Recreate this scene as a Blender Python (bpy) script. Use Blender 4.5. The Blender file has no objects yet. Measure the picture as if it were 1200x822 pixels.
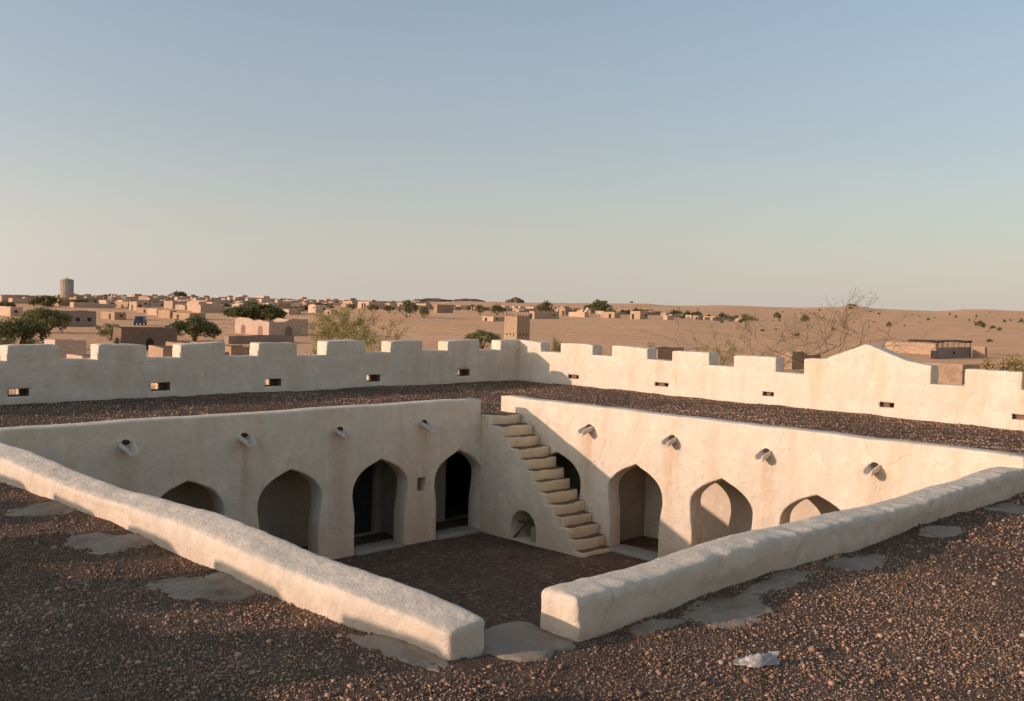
import bpy, bmesh, math, random
import numpy as np
from mathutils import Vector, Matrix, noise

scene = bpy.context.scene
COL = scene.collection
R = math.radians

# ------------------------------------------------------------------ camera, sky, sun, exposure
CAM = Vector((18.686, 18.607, 3.0))
FX = 1167.0                                    # focal length in pixels of the 1200 px wide photograph
AN, PIT, ROL = math.pi * 1.25 + 0.00026, -0.04387, 0.0262
_fw = Vector((math.cos(AN) * math.cos(PIT), math.sin(AN) * math.cos(PIT), math.sin(PIT)))
_r = _fw.cross(Vector((0, 0, 1))).normalized()
_u = _r.cross(_fw)
RT = _r * math.cos(ROL) + _u * math.sin(ROL)
UP = -_r * math.sin(ROL) + _u * math.cos(ROL)
FW = _fw
cd = bpy.data.cameras.new("camera")
cd.sensor_width = 36.0
cd.lens = 36.0 * FX / 1200.0
cd.clip_start = 0.1
cd.clip_end = 20000
cam = bpy.data.objects.new("camera", cd)
cam.matrix_world = Matrix(((RT.x, UP.x, -FW.x, CAM.x), (RT.y, UP.y, -FW.y, CAM.y), (RT.z, UP.z, -FW.z, CAM.z), (0, 0, 0, 1)))
COL.objects.link(cam)
scene.camera = cam

SUN = Vector((1.0, -0.45, 0.22)).normalized()  # towards the sun
world = bpy.data.worlds.new("World")
scene.world = world
world.use_nodes = True
wn = world.node_tree.nodes
sky = wn.new('ShaderNodeTexSky')
sky.sky_type = 'NISHITA'
sky.sun_disc = False
sky.sun_elevation = math.asin(SUN.z)
sky.sun_rotation = math.atan2(SUN.x, SUN.y)
sky.altitude = 0
sky.air_density = 1.0
sky.dust_density = 1.0
sky.ozone_density = 1.0
bg = wn['Background']
bg.inputs[1].default_value = 0.128
# dust hanging over the desert: a warm grey veil that is thick at the horizon and gone overhead
wtc = wn.new('ShaderNodeTexCoord'); wsep = wn.new('ShaderNodeSeparateXYZ')
world.node_tree.links.new(wtc.outputs['Generated'], wsep.inputs[0])
wr = wn.new('ShaderNodeValToRGB')
for k, (p, c) in enumerate([(0.0, 0.85), (0.02, 0.80), (0.14, 0.56), (0.30, 0.31), (0.52, 0.24), (0.85, 0.0)]):  # veil kept up above the view to lift the shaded walls
    if k > 1: wr.color_ramp.elements.new(p)
    wr.color_ramp.elements[k].position = p
    wr.color_ramp.elements[k].color = (c, c, c, 1)
world.node_tree.links.new(wsep.outputs[2], wr.inputs[0])
wm = wn.new('ShaderNodeMix'); wm.data_type = 'RGBA'
world.node_tree.links.new(wr.outputs[0], wm.inputs[0])
world.node_tree.links.new(sky.outputs[0], wm.inputs[6])
wd = wn.new('ShaderNodeVectorMath'); wd.operation = 'DOT_PRODUCT'; wd.inputs[1].default_value = SUN
world.node_tree.links.new(wtc.outputs['Generated'], wd.inputs[0])
def wmath(op, a, b):
    m = wn.new('ShaderNodeMath'); m.operation = op
    for k, v in enumerate((a, b)):
        if hasattr(v, 'links'): world.node_tree.links.new(v, m.inputs[k])
        else: m.inputs[k].default_value = v
    return m.outputs[0]
fwd = wmath('POWER', wmath('MULTIPLY', wmath('ADD', wd.outputs['Value'], 1.0), 0.5), 5.0)   # dust glow round the sun, out of view, raised to brighten shaded walls
fwd = wmath('ADD', wmath('MULTIPLY', fwd, 4.0), 0.86)
wc = wn.new('ShaderNodeValToRGB')                       # the veil is sand-coloured low down and blue-grey above
for k, (p, c) in enumerate([(0.0, (0.92, 0.835, 0.775)), (0.06, (0.81, 0.745, 0.72)), (0.16, (0.635, 0.61, 0.645)), (0.32, (0.58, 0.595, 0.68))]):
    if k > 1: wc.color_ramp.elements.new(p)
    wc.color_ramp.elements[k].position = p
    wc.color_ramp.elements[k].color = (*c, 1)
world.node_tree.links.new(wsep.outputs[2], wc.inputs[0])
wv = wn.new('ShaderNodeVectorMath'); wv.operation = 'SCALE'
wv4 = wn.new('ShaderNodeVectorMath'); wv4.operation = 'SCALE'; wv4.inputs[3].default_value = 4.0
world.node_tree.links.new(wc.outputs[0], wv4.inputs[0]); world.node_tree.links.new(wv4.outputs[0], wv.inputs[0])
world.node_tree.links.new(fwd, wv.inputs[3])
world.node_tree.links.new(wv.outputs[0], wm.inputs[7])
world.node_tree.links.new(wm.outputs[2], bg.inputs[0])

sl = bpy.data.lights.new("sun", 'SUN')
sl.energy = 2.4
sl.angle = R(0.53)
sl.color = (1.0, 0.73, 0.61)
so = bpy.data.objects.new("sun", sl)
so.rotation_euler = SUN.to_track_quat('Z', 'Y').to_euler()
COL.objects.link(so)

vs = scene.view_settings
vs.view_transform = 'Standard'
vs.look = 'None'
vs.exposure = 0.55
vs.gamma = 1.0
vs.use_curve_mapping = False
scene.cycles.max_bounces = 10
scene.cycles.diffuse_bounces = 8

# ------------------------------------------------------------------ naming helpers
def link(o, parent=None):
    COL.objects.link(o)
    if parent is not None:
        o.parent = parent
    return o

def tag(o, label=None, cat=None, group=None, kind=None):
    if label: o['label'] = label
    if cat: o['category'] = cat
    if group: o['group'] = group
    if kind: o['kind'] = kind
    return o

def empty(name, loc=(0, 0, 0), rz=0.0):
    o = bpy.data.objects.new(name, None)
    o.empty_display_size = 0.2
    o.location = loc
    o.rotation_euler = (0, 0, rz)
    return link(o)

def obj_bm(name, bm, mat, parent=None, smooth=False, recalc=True):
    if recalc:
        bmesh.ops.recalc_face_normals(bm, faces=bm.faces[:])
    me = bpy.data.meshes.new(name)
    bm.to_mesh(me)
    bm.free()
    for m in (mat if isinstance(mat, (list, tuple)) else [mat]):
        me.materials.append(m)
    if smooth:
        for p in me.polygons: p.use_smooth = True
    return link(bpy.data.objects.new(name, me), parent)

def copy_tree(o, parent=None):
    c = o.copy()
    COL.objects.link(c)
    c.parent = parent
    for ch in o.children:
        copy_tree(ch, c)
    return c

# ------------------------------------------------------------------ materials
class NT:
    def __init__(s, name):
        s.m = bpy.data.materials.new(name)
        s.m.use_nodes = True
        s.t = s.m.node_tree
        s.b = s.t.nodes['Principled BSDF']
        s.b.inputs['Specular IOR Level'].default_value = 0.15
        s.b.inputs['Roughness'].default_value = 0.95
        s.geo = s.t.nodes.new('ShaderNodeNewGeometry')
    def n(s, t): return s.t.nodes.new(t)
    def l(s, a, b): s.t.links.new(a, b)
    def pos(s, scale=(1, 1, 1)):
        v = s.n('ShaderNodeVectorMath'); v.operation = 'MULTIPLY'
        v.inputs[1].default_value = scale
        s.l(s.geo.outputs['Position'], v.inputs[0])
        return v.outputs[0]
    def noise(s, scale, detail=4, rough=0.55, vec=None):
        t = s.n('ShaderNodeTexNoise')
        t.inputs['Scale'].default_value = scale
        t.inputs['Detail'].default_value = detail
        t.inputs['Roughness'].default_value = rough
        s.l(vec if vec is not None else s.geo.outputs['Position'], t.inputs['Vector'])
        return t.outputs[0]
    def voro(s, scale, feature='F1', vec=None, out=0):
        t = s.n('ShaderNodeTexVoronoi')
        t.feature = feature
        t.inputs['Scale'].default_value = scale
        s.l(vec if vec is not None else s.geo.outputs['Position'], t.inputs['Vector'])
        return t.outputs[out]
    def ramp(s, f, stops):
        r = s.n('ShaderNodeValToRGB')
        e = r.color_ramp.elements
        while len(e) < len(stops): e.new(0.5)
        for k, (p, c) in enumerate(stops):
            e[k].position = p
            e[k].color = (c, c, c, 1) if isinstance(c, (int, float)) else (*c, 1)
        s.l(f, r.inputs[0])
        return r.outputs[0]
    def mix(s, f, a, b, mode='MIX'):
        m = s.n('ShaderNodeMix'); m.data_type = 'RGBA'; m.blend_type = mode
        for v, k in ((f, 0), (a, 6), (b, 7)):
            if hasattr(v, 'links'): s.l(v, m.inputs[k])
            elif isinstance(v, (int, float)): m.inputs[k].default_value = v
            else: m.inputs[k].default_value = (*v, 1)
        return m.outputs[2]
    def math(s, op, a, b=0.0):
        m = s.n('ShaderNodeMath'); m.operation = op
        for v, k in ((a, 0), (b, 1)):
            if hasattr(v, 'links'): s.l(v, m.inputs[k])
            else: m.inputs[k].default_value = v
        return m.outputs[0]
    def bump(s, h, strength, dist, prev=None):
        b = s.n('ShaderNodeBump')
        b.inputs['Strength'].default_value = strength
        b.inputs['Distance'].default_value = dist
        s.l(h, b.inputs['Height'])
        if prev is not None: s.l(prev, b.inputs['Normal'])
        return b.outputs[0]
    def done(s, col, nrm=None, rough=None):
        if hasattr(col, 'links'): s.l(col, s.b.inputs['Base Color'])
        else: s.b.inputs['Base Color'].default_value = (*col, 1)
        if nrm is not None: s.l(nrm, s.b.inputs['Normal'])
        if rough is not None: s.b.inputs['Roughness'].default_value = rough
        return s.m

def plaster(name, c1, c2, stain, amount=0.5, low=None, drips=None):
    k = NT(name)
    big = k.noise(0.7, 5, 0.6)
    mid = k.noise(4.0, 6, 0.65)
    col = k.mix(k.ramp(big, [(0.32, 0.0), (0.68, 1.0)]), c1, c2)
    col = k.mix(k.math('MULTIPLY', k.ramp(mid, [(0.42, 0.0), (0.62, 1.0)]), 0.35), col, [c * 0.82 for c in c1])
    streak = k.noise(1.0, 4, 0.6, k.pos((1.5, 1.5, 0.28)))
    col = k.mix(k.math('MULTIPLY', k.ramp(streak, [(0.5, 0.0), (0.72, 1.0)]), amount), col, stain)
    if low is not None:                                     # splashed mud round the foot of the walls
        z0, z1 = low
        sep = k.n('ShaderNodeSeparateXYZ')
        k.l(k.geo.outputs['Position'], sep.inputs[0])
        mr = k.n('ShaderNodeMapRange')
        mr.inputs['From Min'].default_value = z0
        mr.inputs['From Max'].default_value = z1
        mr.inputs['To Min'].default_value = 1.0
        mr.inputs['To Max'].default_value = 0.0
        k.l(sep.outputs[2], mr.inputs['Value'])
        f = k.math('MULTIPLY', mr.outputs[0], k.ramp(k.noise(2.2, 5, 0.7), [(0.3, 0.15), (0.62, 1.0)]))
        col = k.mix(k.math('MULTIPLY', f, 0.75), col, stain)
    if drips is not None:                                   # rust-brown runs below the water spouts
        sp = k.n('ShaderNodeSeparateXYZ'); k.l(k.geo.outputs['Position'], sp.inputs[0])
        wobx = k.math('MULTIPLY', k.math('SUBTRACT', k.noise(1.6, 5, 0.7), 0.5), 0.45)
        tot = None
        for ax, us in enumerate(drips):
            for u in us:
                d = k.math('ABSOLUTE', k.math('SUBTRACT', k.math('ADD', sp.outputs[ax], wobx), u - 0.02))
                m = k.n('ShaderNodeMapRange'); m.inputs['From Min'].default_value = 0.34; m.inputs['From Max'].default_value = 0.03
                k.l(d, m.inputs['Value'])
                g_ = k.math('GREATER_THAN', sp.outputs[1 - ax], -0.3)
                g_ = k.math('MULTIPLY', g_, k.math('LESS_THAN', sp.outputs[1 - ax], 0.3))
                v = k.math('MULTIPLY', m.outputs[0], g_)
                tot = v if tot is None else k.math('ADD', tot, v)
        zf = k.n('ShaderNodeMapRange'); zf.inputs['From Min'].default_value = -2.4; zf.inputs['From Max'].default_value = -0.2
        k.l(sp.outputs[2], zf.inputs['Value'])
        zt = k.math('LESS_THAN', sp.outputs[2], 0.05)
        f = k.math('MULTIPLY', k.math('MULTIPLY', tot, k.math('ADD', k.math('MULTIPLY', zf.outputs[0], 0.6), 0.4)), zt)
        f = k.math('MULTIPLY', f, k.ramp(k.noise(1.0, 6, 0.7, k.pos((7, 7, 0.7))), [(0.35, 0.25), (0.62, 1.0)]))
        col = k.mix(k.math('MINIMUM', k.math('MULTIPLY', f, 0.8), 0.8), col, (0.56, 0.36, 0.20))
    run = k.noise(1.0, 6, 0.7, k.pos((5.5, 5.5, 0.45)))       # rain runs
    col = k.mix(k.math('MULTIPLY', k.ramp(run, [(0.52, 0.0), (0.66, 1.0)]), 0.30), col, [c * 0.72 for c in c2])
    wv = k.n('ShaderNodeVectorMath'); wv.operation = 'SCALE'; wv.inputs[3].default_value = 0.35
    nz = k.n('ShaderNodeTexNoise'); nz.inputs['Scale'].default_value = 2.2; nz.inputs['Detail'].default_value = 5
    k.l(k.geo.outputs['Position'], nz.inputs['Vector']); k.l(nz.outputs[1], wv.inputs[0])
    wa = k.n('ShaderNodeVectorMath'); k.l(k.geo.outputs['Position'], wa.inputs[0]); k.l(wv.outputs[0], wa.inputs[1])
    ck = k.voro(0.85, 'DISTANCE_TO_EDGE', wa.outputs[0])
    cm = k.math('MULTIPLY', k.ramp(ck, [(0.004, 1.0), (0.011, 0.0)]), k.ramp(k.noise(0.6, 3), [(0.5, 0.0), (0.62, 1.0)]))
    col = k.mix(k.math('MULTIPLY', cm, 0.32), col, [c * 0.42 for c in stain])
    spots = k.voro(9.0, vec=k.pos((1, 1, 1)))
    col = k.mix(k.math('MULTIPLY', k.ramp(spots, [(0.05, 1.0), (0.12, 0.0)]), 0.25), col, [c * 0.6 for c in stain])
    patch = k.noise(1.9, 8, 0.72)
    col = k.mix(k.math('MULTIPLY', k.ramp(patch, [(0.46, 0.0), (0.53, 1.0)]), 0.30), col, [c * 0.74 for c in c2])
    col = k.mix(k.math('MULTIPLY', k.ramp(k.noise(38.0, 5, 0.75), [(0.35, 1.0), (0.5, 0.0)]), 0.3), col, [c * 0.7 for c in c1])
    h1 = k.noise(1.6, 4, 0.6)
    h2 = k.noise(11.0, 8, 0.75)
    nb = k.bump(h1, 0.6, 0.12)
    nb = k.bump(k.ramp(patch, [(0.47, 0.0), (0.53, 1.0)]), 0.35, 0.012, nb)
    nb = k.bump(h2, 0.75, 0.022, nb)
    nb = k.bump(k.noise(60.0, 5, 0.75), 0.5, 0.006, nb)
    return k.done(col, nb)

M_WALL = plaster('lime_plaster', (0.785, 0.655, 0.485), (0.835, 0.715, 0.545), (0.68, 0.46, 0.26), 0.6, (-2.8, -1.7), ((10.48, 7.95, 5.54, 3.06), (2.69, 5.18, 7.61, 9.99)))
M_LOW = plaster('parapet_plaster', (0.80, 0.67, 0.495), (0.845, 0.725, 0.555), (0.64, 0.46, 0.29), 0.4, (0.0, 0.3))
M_STEP = plaster('ochre_plaster', (0.83, 0.67, 0.43), (0.88, 0.73, 0.49), (0.66, 0.47, 0.27), 0.35)
def tread_dirt(m):
    t = m.node_tree; b = t.nodes['Principled BSDF']
    src = b.inputs['Base Color'].links[0].from_socket
    g = t.nodes.new('ShaderNodeNewGeometry'); sp = t.nodes.new('ShaderNodeSeparateXYZ')
    t.links.new(g.outputs['True Normal'], sp.inputs[0])
    mr = t.nodes.new('ShaderNodeMapRange'); mr.inputs['From Min'].default_value = 0.75; mr.inputs['From Max'].default_value = 0.97
    t.links.new(sp.outputs[2], mr.inputs['Value'])
    mx = t.nodes.new('ShaderNodeMix'); mx.data_type = 'RGBA'
    t.links.new(mr.outputs[0], mx.inputs[0]); t.links.new(src, mx.inputs[6]); mx.inputs[7].default_value = (0.17, 0.115, 0.075, 1)
    t.links.new(mx.outputs[2], b.inputs['Base Color'])
tread_dirt(M_STEP)
M_CEM = plaster('cement', (0.36, 0.31, 0.245), (0.44, 0.385, 0.31), (0.26, 0.21, 0.16), 0.4)
M_APR = plaster('apron_cement', (0.34, 0.262, 0.182), (0.43, 0.335, 0.238), (0.18, 0.12, 0.08), 0.9)
M_IN = plaster('gallery_plaster', (0.40, 0.345, 0.25), (0.48, 0.41, 0.30), (0.28, 0.22, 0.15), 0.3)  # old plaster, darker than the walls to deepen the shade inside
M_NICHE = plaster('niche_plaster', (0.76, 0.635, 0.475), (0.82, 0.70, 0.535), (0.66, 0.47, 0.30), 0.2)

def gravel_mat(name, c_lo, c_mid, c_hi, scale=42.0, bump=0.9):
    k = NT(name)
    cell = k.voro(scale, out=1)
    sep = k.n('ShaderNodeSeparateColor'); k.l(cell, sep.inputs[0])
    col = k.ramp(sep.outputs[0], [(0.0, c_lo), (0.55, c_mid), (0.93, c_mid), (0.97, c_hi)])
    col = k.mix(k.ramp(k.noise(0.9, 5), [(0.35, 0.0), (0.7, 0.5)]), col, [c * 0.75 for c in c_mid])
    col = k.mix(k.ramp(k.noise(180.0, 3), [(0.4, 0.0), (0.65, 0.4)]), col, c_lo)
    dust = k.ramp(k.noise(1.3, 7, 0.7), [(0.50, 0.0), (0.68, 0.75)])
    col = k.mix(dust, col, [c * 1.25 for c in c_mid])
    d = k.voro(scale)
    nb = k.bump(k.ramp(d, [(0.0, 1.0), (0.6, 0.0)]), bump, 0.02)
    nb = k.bump(k.noise(8.0, 5), 0.6, 0.04, nb)
    return k.done(col, nb)

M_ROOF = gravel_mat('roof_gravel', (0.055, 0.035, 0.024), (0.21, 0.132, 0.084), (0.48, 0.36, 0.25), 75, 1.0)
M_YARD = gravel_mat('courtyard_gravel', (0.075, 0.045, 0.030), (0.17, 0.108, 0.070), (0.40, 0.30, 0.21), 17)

def sand_mat():
    k = NT('desert_sand')
    a = k.noise(0.012, 6, 0.6)
    b = k.noise(0.09, 7, 0.65)
    c = k.noise(0.8, 6, 0.7)
    col = k.mix(k.ramp(a, [(0.35, 0.0), (0.65, 1.0)]), (0.84, 0.445, 0.21), (0.92, 0.51, 0.255))
    col = k.mix(k.ramp(b, [(0.45, 0.0), (0.75, 0.65)]), col, (0.58, 0.36, 0.20))
    col = k.mix(k.ramp(c, [(0.55, 0.0), (0.8, 0.5)]), col, (0.46, 0.285, 0.165))
    rk = k.voro(0.35, vec=k.pos((1, 1, 0.2)))
    col = k.mix(k.ramp(rk, [(0.05, 0.55), (0.16, 0.0)]), col, (0.20, 0.13, 0.09))
    nb = k.bump(b, 0.5, 2.0)
    nb = k.bump(c, 0.9, 0.4, nb)
    return k.done(col, nb)
M_SAND = sand_mat()

def mud_mat(name, c1, c2, joint=0.0):
    k = NT(name)
    oi = k.n('ShaderNodeObjectInfo')
    col = k.mix(k.ramp(k.noise(0.6, 5, 0.65), [(0.3, 0.0), (0.7, 1.0)]), c1, c2)
    col = k.mix(k.ramp(k.noise(3.5, 6, 0.7), [(0.48, 0.0), (0.7, 0.6)]), col, [c * 0.6 for c in c1])
    hs = k.n('ShaderNodeHueSaturation')
    k.l(col, hs.inputs['Color'])
    k.l(k.math('ADD', k.math('MULTIPLY', oi.outputs['Random'], 0.45), 0.75), hs.inputs['Value'])
    k.l(k.math('ADD', k.math('MULTIPLY', oi.outputs['Random'], -0.3), 1.12), hs.inputs['Saturation'])
    nb = k.bump(k.noise(6.0, 6, 0.7), 0.7, 0.08)
    return k.done(hs.outputs[0], nb)
M_MUD = mud_mat('mud_brick', (0.46, 0.315, 0.20), (0.58, 0.405, 0.265))
M_RUIN = mud_mat('ruin_brick', (0.40, 0.262, 0.165), (0.48, 0.325, 0.21))
M_MUDR = mud_mat('mud_roof', (0.33, 0.23, 0.155), (0.40, 0.285, 0.20))
M_STONE = mud_mat('dark_stone', (0.27, 0.185, 0.135), (0.34, 0.24, 0.175))

def flat(name, col, rough=0.8, var=0.25, sc=5.0, spec=0.2):
    k = NT(name)
    c = k.mix(k.ramp(k.noise(sc, 4), [(0.35, 0.0), (0.7, 1.0)]), col, [x * (1 - var) for x in col])
    k.b.inputs['Specular IOR Level'].default_value = spec
    return k.done(c, k.bump(k.noise(sc * 6, 4), 0.3, 0.01), rough)
M_BARE = flat('bare_mud', (0.24, 0.15, 0.10), 0.95)
M_DARK = flat('dark_opening_wood', (0.055, 0.040, 0.030))  # wood and brush; also the painted dark of windows, arches and drain mouths
M_WOOD = flat('grey_wood', (0.13, 0.10, 0.075), sc=12)
M_BARK = flat('bark', (0.15, 0.105, 0.07), sc=9)
M_TOWER = flat('tower_concrete', (0.45, 0.37, 0.285), 0.9, 0.15, 0.6)
M_DOOR = flat('teal_door_paint', (0.045, 0.055, 0.05), 0.6)
M_BLUE = flat('blue_car_paint', (0.03, 0.055, 0.09), 0.35, 0.1, 2, 0.5)
M_PALE = flat('pale_tarpaulin', (0.35, 0.42, 0.45), 0.6)
M_RUB = flat('rubber', (0.03, 0.03, 0.03))
M_GLASS = flat('dark_glass', (0.02, 0.025, 0.03), 0.1, 0.0, 2, 0.6)
M_BAG = flat('white_plastic', (0.56, 0.51, 0.45), 0.5, 0.35, 22)
M_WPOST = flat('whitewashed_post', (0.72, 0.66, 0.58))
M_CLAY = plaster('spout_plaster', (0.72, 0.62, 0.49), (0.80, 0.70, 0.57), (0.46, 0.36, 0.26), 0.4)
M_ROCK = flat('dark_rock', (0.17, 0.125, 0.10), 0.95, 0.3, 0.05)

def leaf_mat(name, c1, c2):
    k = NT(name)
    at = k.n('ShaderNodeAttribute'); at.attribute_name = 'tint'
    col = k.mix(at.outputs['Fac'], c1, c2)
    k.b.inputs['Specular IOR Level'].default_value = 0.1
    d = k.n('ShaderNodeBsdfTranslucent')
    k.l(col, d.inputs[0])
    ms = k.n('ShaderNodeMixShader'); ms.inputs[0].default_value = 0.22
    k.l(col, k.b.inputs['Base Color'])
    k.l(k.b.outputs[0], ms.inputs[1]); k.l(d.outputs[0], ms.inputs[2])
    k.l(ms.outputs[0], k.t.nodes['Material Output'].inputs[0])
    return k.m
L_DARK = leaf_mat('acacia_leaf', (0.10, 0.102, 0.042), (0.20, 0.19, 0.082))
L_OLIVE = leaf_mat('olive_leaf', (0.17, 0.16, 0.065), (0.29, 0.265, 0.115))
L_YEL = leaf_mat('feathery_leaf', (0.27, 0.23, 0.075), (0.42, 0.36, 0.13))
L_DRY = leaf_mat('dry_leaf', (0.34, 0.24, 0.10), (0.50, 0.38, 0.18))
L_GREY = leaf_mat('grey_leaf', (0.24, 0.20, 0.105), (0.34, 0.285, 0.15))

# ------------------------------------------------------------------ geometry helpers
def wob(p, a1=0.02, f1=0.9, a2=0.006, f2=5.0):
    v = noise.noise_vector(p * f1) * a1
    if a2: v = v + noise.noise_vector(p * f2) * a2
    return v

def lines(h, r, cell):
    inner = max(h - r, 1e-4)
    n = max(1, int(round(2 * inner / cell)))
    mid = [-inner + 2 * inner * k / n for k in range(n + 1)]
    return [-h, -h + 0.3 * r] + mid + [h - 0.3 * r, h]

def rbox(bm, lo, hi, r=0.05, cell=0.2, amp=(0.02, 0.9, 0.006, 5.0), open_bottom=False, flat_bottom=False, rot=0.0, fn=None, mat=0, world=True):
    """A rounded, slightly uneven block of plaster."""
    lo, hi = Vector(lo), Vector(hi)
    c = (lo + hi) / 2
    h = (hi - lo) / 2
    r = min(r, h.x * 0.9, h.y * 0.9, h.z * 0.9)
    L = [lines(h[k], r, cell) for k in range(3)]
    N = [len(x) - 1 for x in L]
    cache = {}
    cr, sr = math.cos(rot), math.sin(rot)
    def vert(i, j, k):
        key = (i, j, k)
        if key in cache: return cache[key]
        p = Vector((L[0][i], L[1][j], L[2][k]))
        q = Vector([max(-(h[a] - r), min(h[a] - r, p[a])) for a in range(3)])
        if (flat_bottom or open_bottom) and p.z < 0: q.z = p.z
        d = p - q
        if d.length > 1e-7: p = q + d.normalized() * r if sum(abs(x) > 1e-7 for x in d) > 1 else p
        p = Vector((p.x * cr - p.y * sr, p.x * sr + p.y * cr, p.z)) + c
        if fn is not None: p = fn(p)
        if amp is not None: p = p + wob(p, *amp)
        cache[key] = bm.verts.new(p)
        return cache[key]
    def face(a, b, cc, d):
        f = bm.faces.new((a, b, cc, d)); f.material_index = mat; f.smooth = True
    for k in ((N[2],) if open_bottom else (0, N[2])):
        for i in range(N[0]):
            for j in range(N[1]):
                q = [vert(i, j, k), vert(i + 1, j, k), vert(i + 1, j + 1, k), vert(i, j + 1, k)]
                face(*(q if k else q[::-1]))
    for j in (0, N[1]):
        for i in range(N[0]):
            for k in range(N[2]):
                q = [vert(i, j, k), vert(i + 1, j, k), vert(i + 1, j, k + 1), vert(i, j, k + 1)]
                face(*(q[::-1] if j else q))
    for i in (0, N[0]):
        for j in range(N[1]):
            for k in range(N[2]):
                q = [vert(i, j, k), vert(i, j + 1, k), vert(i, j + 1, k + 1), vert(i, j, k + 1)]
                face(*(q if i else q[::-1]))

def offset_loop(loop, d):
    """Move a closed 2D loop by d along its left-hand normals (towards the inside of a counter-clockwise loop)."""
    out = []
    n = len(loop)
    for i in range(n):
        a, b, c = Vector(loop[i - 1]), Vector(loop[i]), Vector(loop[(i + 1) % n])
        e1, e2 = (b - a), (c - b)
        if e1.length < 1e-9 or e2.length < 1e-9:
            out.append(tuple(b)); continue
        e1.normalize(); e2.normalize()
        n1, n2 = Vector((-e1.y, e1.x)), Vector((-e2.y, e2.x))
        m = n1 + n2
        if m.length < 1e-6: out.append(tuple(b)); continue
        m.normalize()
        k = d / max(0.35, m.dot(n1))
        out.append((b.x + m.x * k, b.y + m.y * k))
    return out

def ccw(loop):
    a = sum(loop[i - 1][0] * loop[i][1] - loop[i][0] * loop[i - 1][1] for i in range(len(loop)))
    return loop if a > 0 else loop[::-1]

def plate(bm, outer, holes, to3d, t, c=0.03, hole_depth=None, subdiv=True):
    """A wall plate of thickness t with rounded arrises and openings; to3d(u, v, depth)."""
    outer = ccw(outer)
    rings = []
    def chain(loop, sgn, depths):
        prev = None
        res = []
        for off, dep in depths:
            lp = offset_loop(loop, off * sgn)
            vsx = [bm.verts.new(to3d(u, v, dep)) for u, v in lp]
            if prev is not None:
                for i in range(len(vsx)):
                    f = bm.faces.new((prev[i - 1], prev[i], vsx[i], vsx[i - 1])); f.smooth = True
            prev = vsx
            res.append(vsx)
        return res
    dep = [(c, 0), (c * 0.3, c * 0.3), (0, c), (0, t - c), (c * 0.3, t - c * 0.3), (c, t)]
    allr = [chain(outer, 1, dep)]
    for hl in holes:
        allr.append(chain(ccw(hl), -1, dep))
    for idx in (0, -1):
        es = []
        for rg in allr:
            v = rg[idx]
            for i in range(len(v)):
                e = bm.edges.get((v[i - 1], v[i])) or bm.edges.new((v[i - 1], v[i]))
                es.append(e)
        bmesh.ops.triangle_fill(bm, edges=es, use_beauty=True)

def catmull(pts, n=5):
    out = []
    P = [pts[0]] + pts + [pts[-1]]
    for i in range(1, len(P) - 2):
        for k in range(n):
            t = k / n
            a, b, c, d = P[i - 1], P[i], P[i + 1], P[i + 2]
            out.append(tuple(0.5 * ((2 * b[q]) + (-a[q] + c[q]) * t + (2 * a[q] - 5 * b[q] + 4 * c[q] - d[q]) * t * t + (-a[q] + 3 * b[q] - 3 * c[q] + d[q]) * t ** 3) for q in (0, 1)))
    out.append(pts[-1])
    return out

ZC = -2.82
def arch(cx, rng, z0=ZC):
    """Pointed horseshoe opening: straight jambs, a small swell at the spring, a low point."""
    def side():
        j = lambda s: rng.uniform(-s, s)
        return catmull([(0.73 + j(.01), z0), (0.73 + j(.012), -2.3), (0.735, -1.95), (0.768 + j(.008), -1.72), (0.80 + j(.01), -1.45 + j(.02)),
                        (0.775 + j(.012), -1.20), (0.63, -1.0), (0.42 + j(.015), -0.845), (0.17, -0.735)], 4) + [(0.0, -0.665 + j(.015))]
    rgt, lft = side(), side()
    return [(cx + x, z) for x, z in rgt] + [(cx - x, z) for x, z in lft[:-1][::-1]]

def tube(bm, pts, rads, n=6, cap=True, mat=0):
    rings = []
    for i, p in enumerate(pts):
        d = (pts[min(i + 1, len(pts) - 1)] - pts[max(i - 1, 0)])
        d = d.normalized() if d.length > 1e-9 else Vector((0, 0, 1))
        a = d.cross(Vector((0.31, 0.17, 0.93)) if abs(d.z) < 0.9 else Vector((1, 0, 0))).normalized()
        b = d.cross(a)
        rings.append([bm.verts.new(p + (a * math.cos(t) + b * math.sin(t)) * rads[i]) for t in (2 * math.pi * k / n for k in range(n))])
    for i in range(len(rings) - 1):
        for k in range(n):
            f = bm.faces.new((rings[i][k - 1], rings[i][k], rings[i + 1][k], rings[i + 1][k - 1]))
            f.smooth = True; f.material_index = mat
    if cap:
        for rg in (rings[0][::-1], rings[-1]):
            bm.faces.new(rg).material_index = mat

def box(bm, lo, hi, mat=0, taper=0.0, jit=None, rng=None, bottom=True):
    lo, hi = Vector(lo), Vector(hi)
    vv = []
    for z, tp in ((lo.z, 0.0), (hi.z, taper)):
        for x, y in ((lo.x + tp, lo.y + tp), (hi.x - tp, lo.y + tp), (hi.x - tp, hi.y - tp), (lo.x + tp, hi.y - tp)):
            j = Vector((rng.uniform(-jit, jit), rng.uniform(-jit, jit), rng.uniform(-jit, jit))) if jit else Vector((0, 0, 0))
            vv.append(bm.verts.new(Vector((x, y, z)) + j))
    fs = [(4, 5, 6, 7), (0, 1, 5, 4), (1, 2, 6, 5), (2, 3, 7, 6), (3, 0, 4, 7)]
    if bottom: fs.append((3, 2, 1, 0))
    for f in fs:
        bm.faces.new([vv[i] for i in f]).material_index = mat
    return vv

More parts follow.
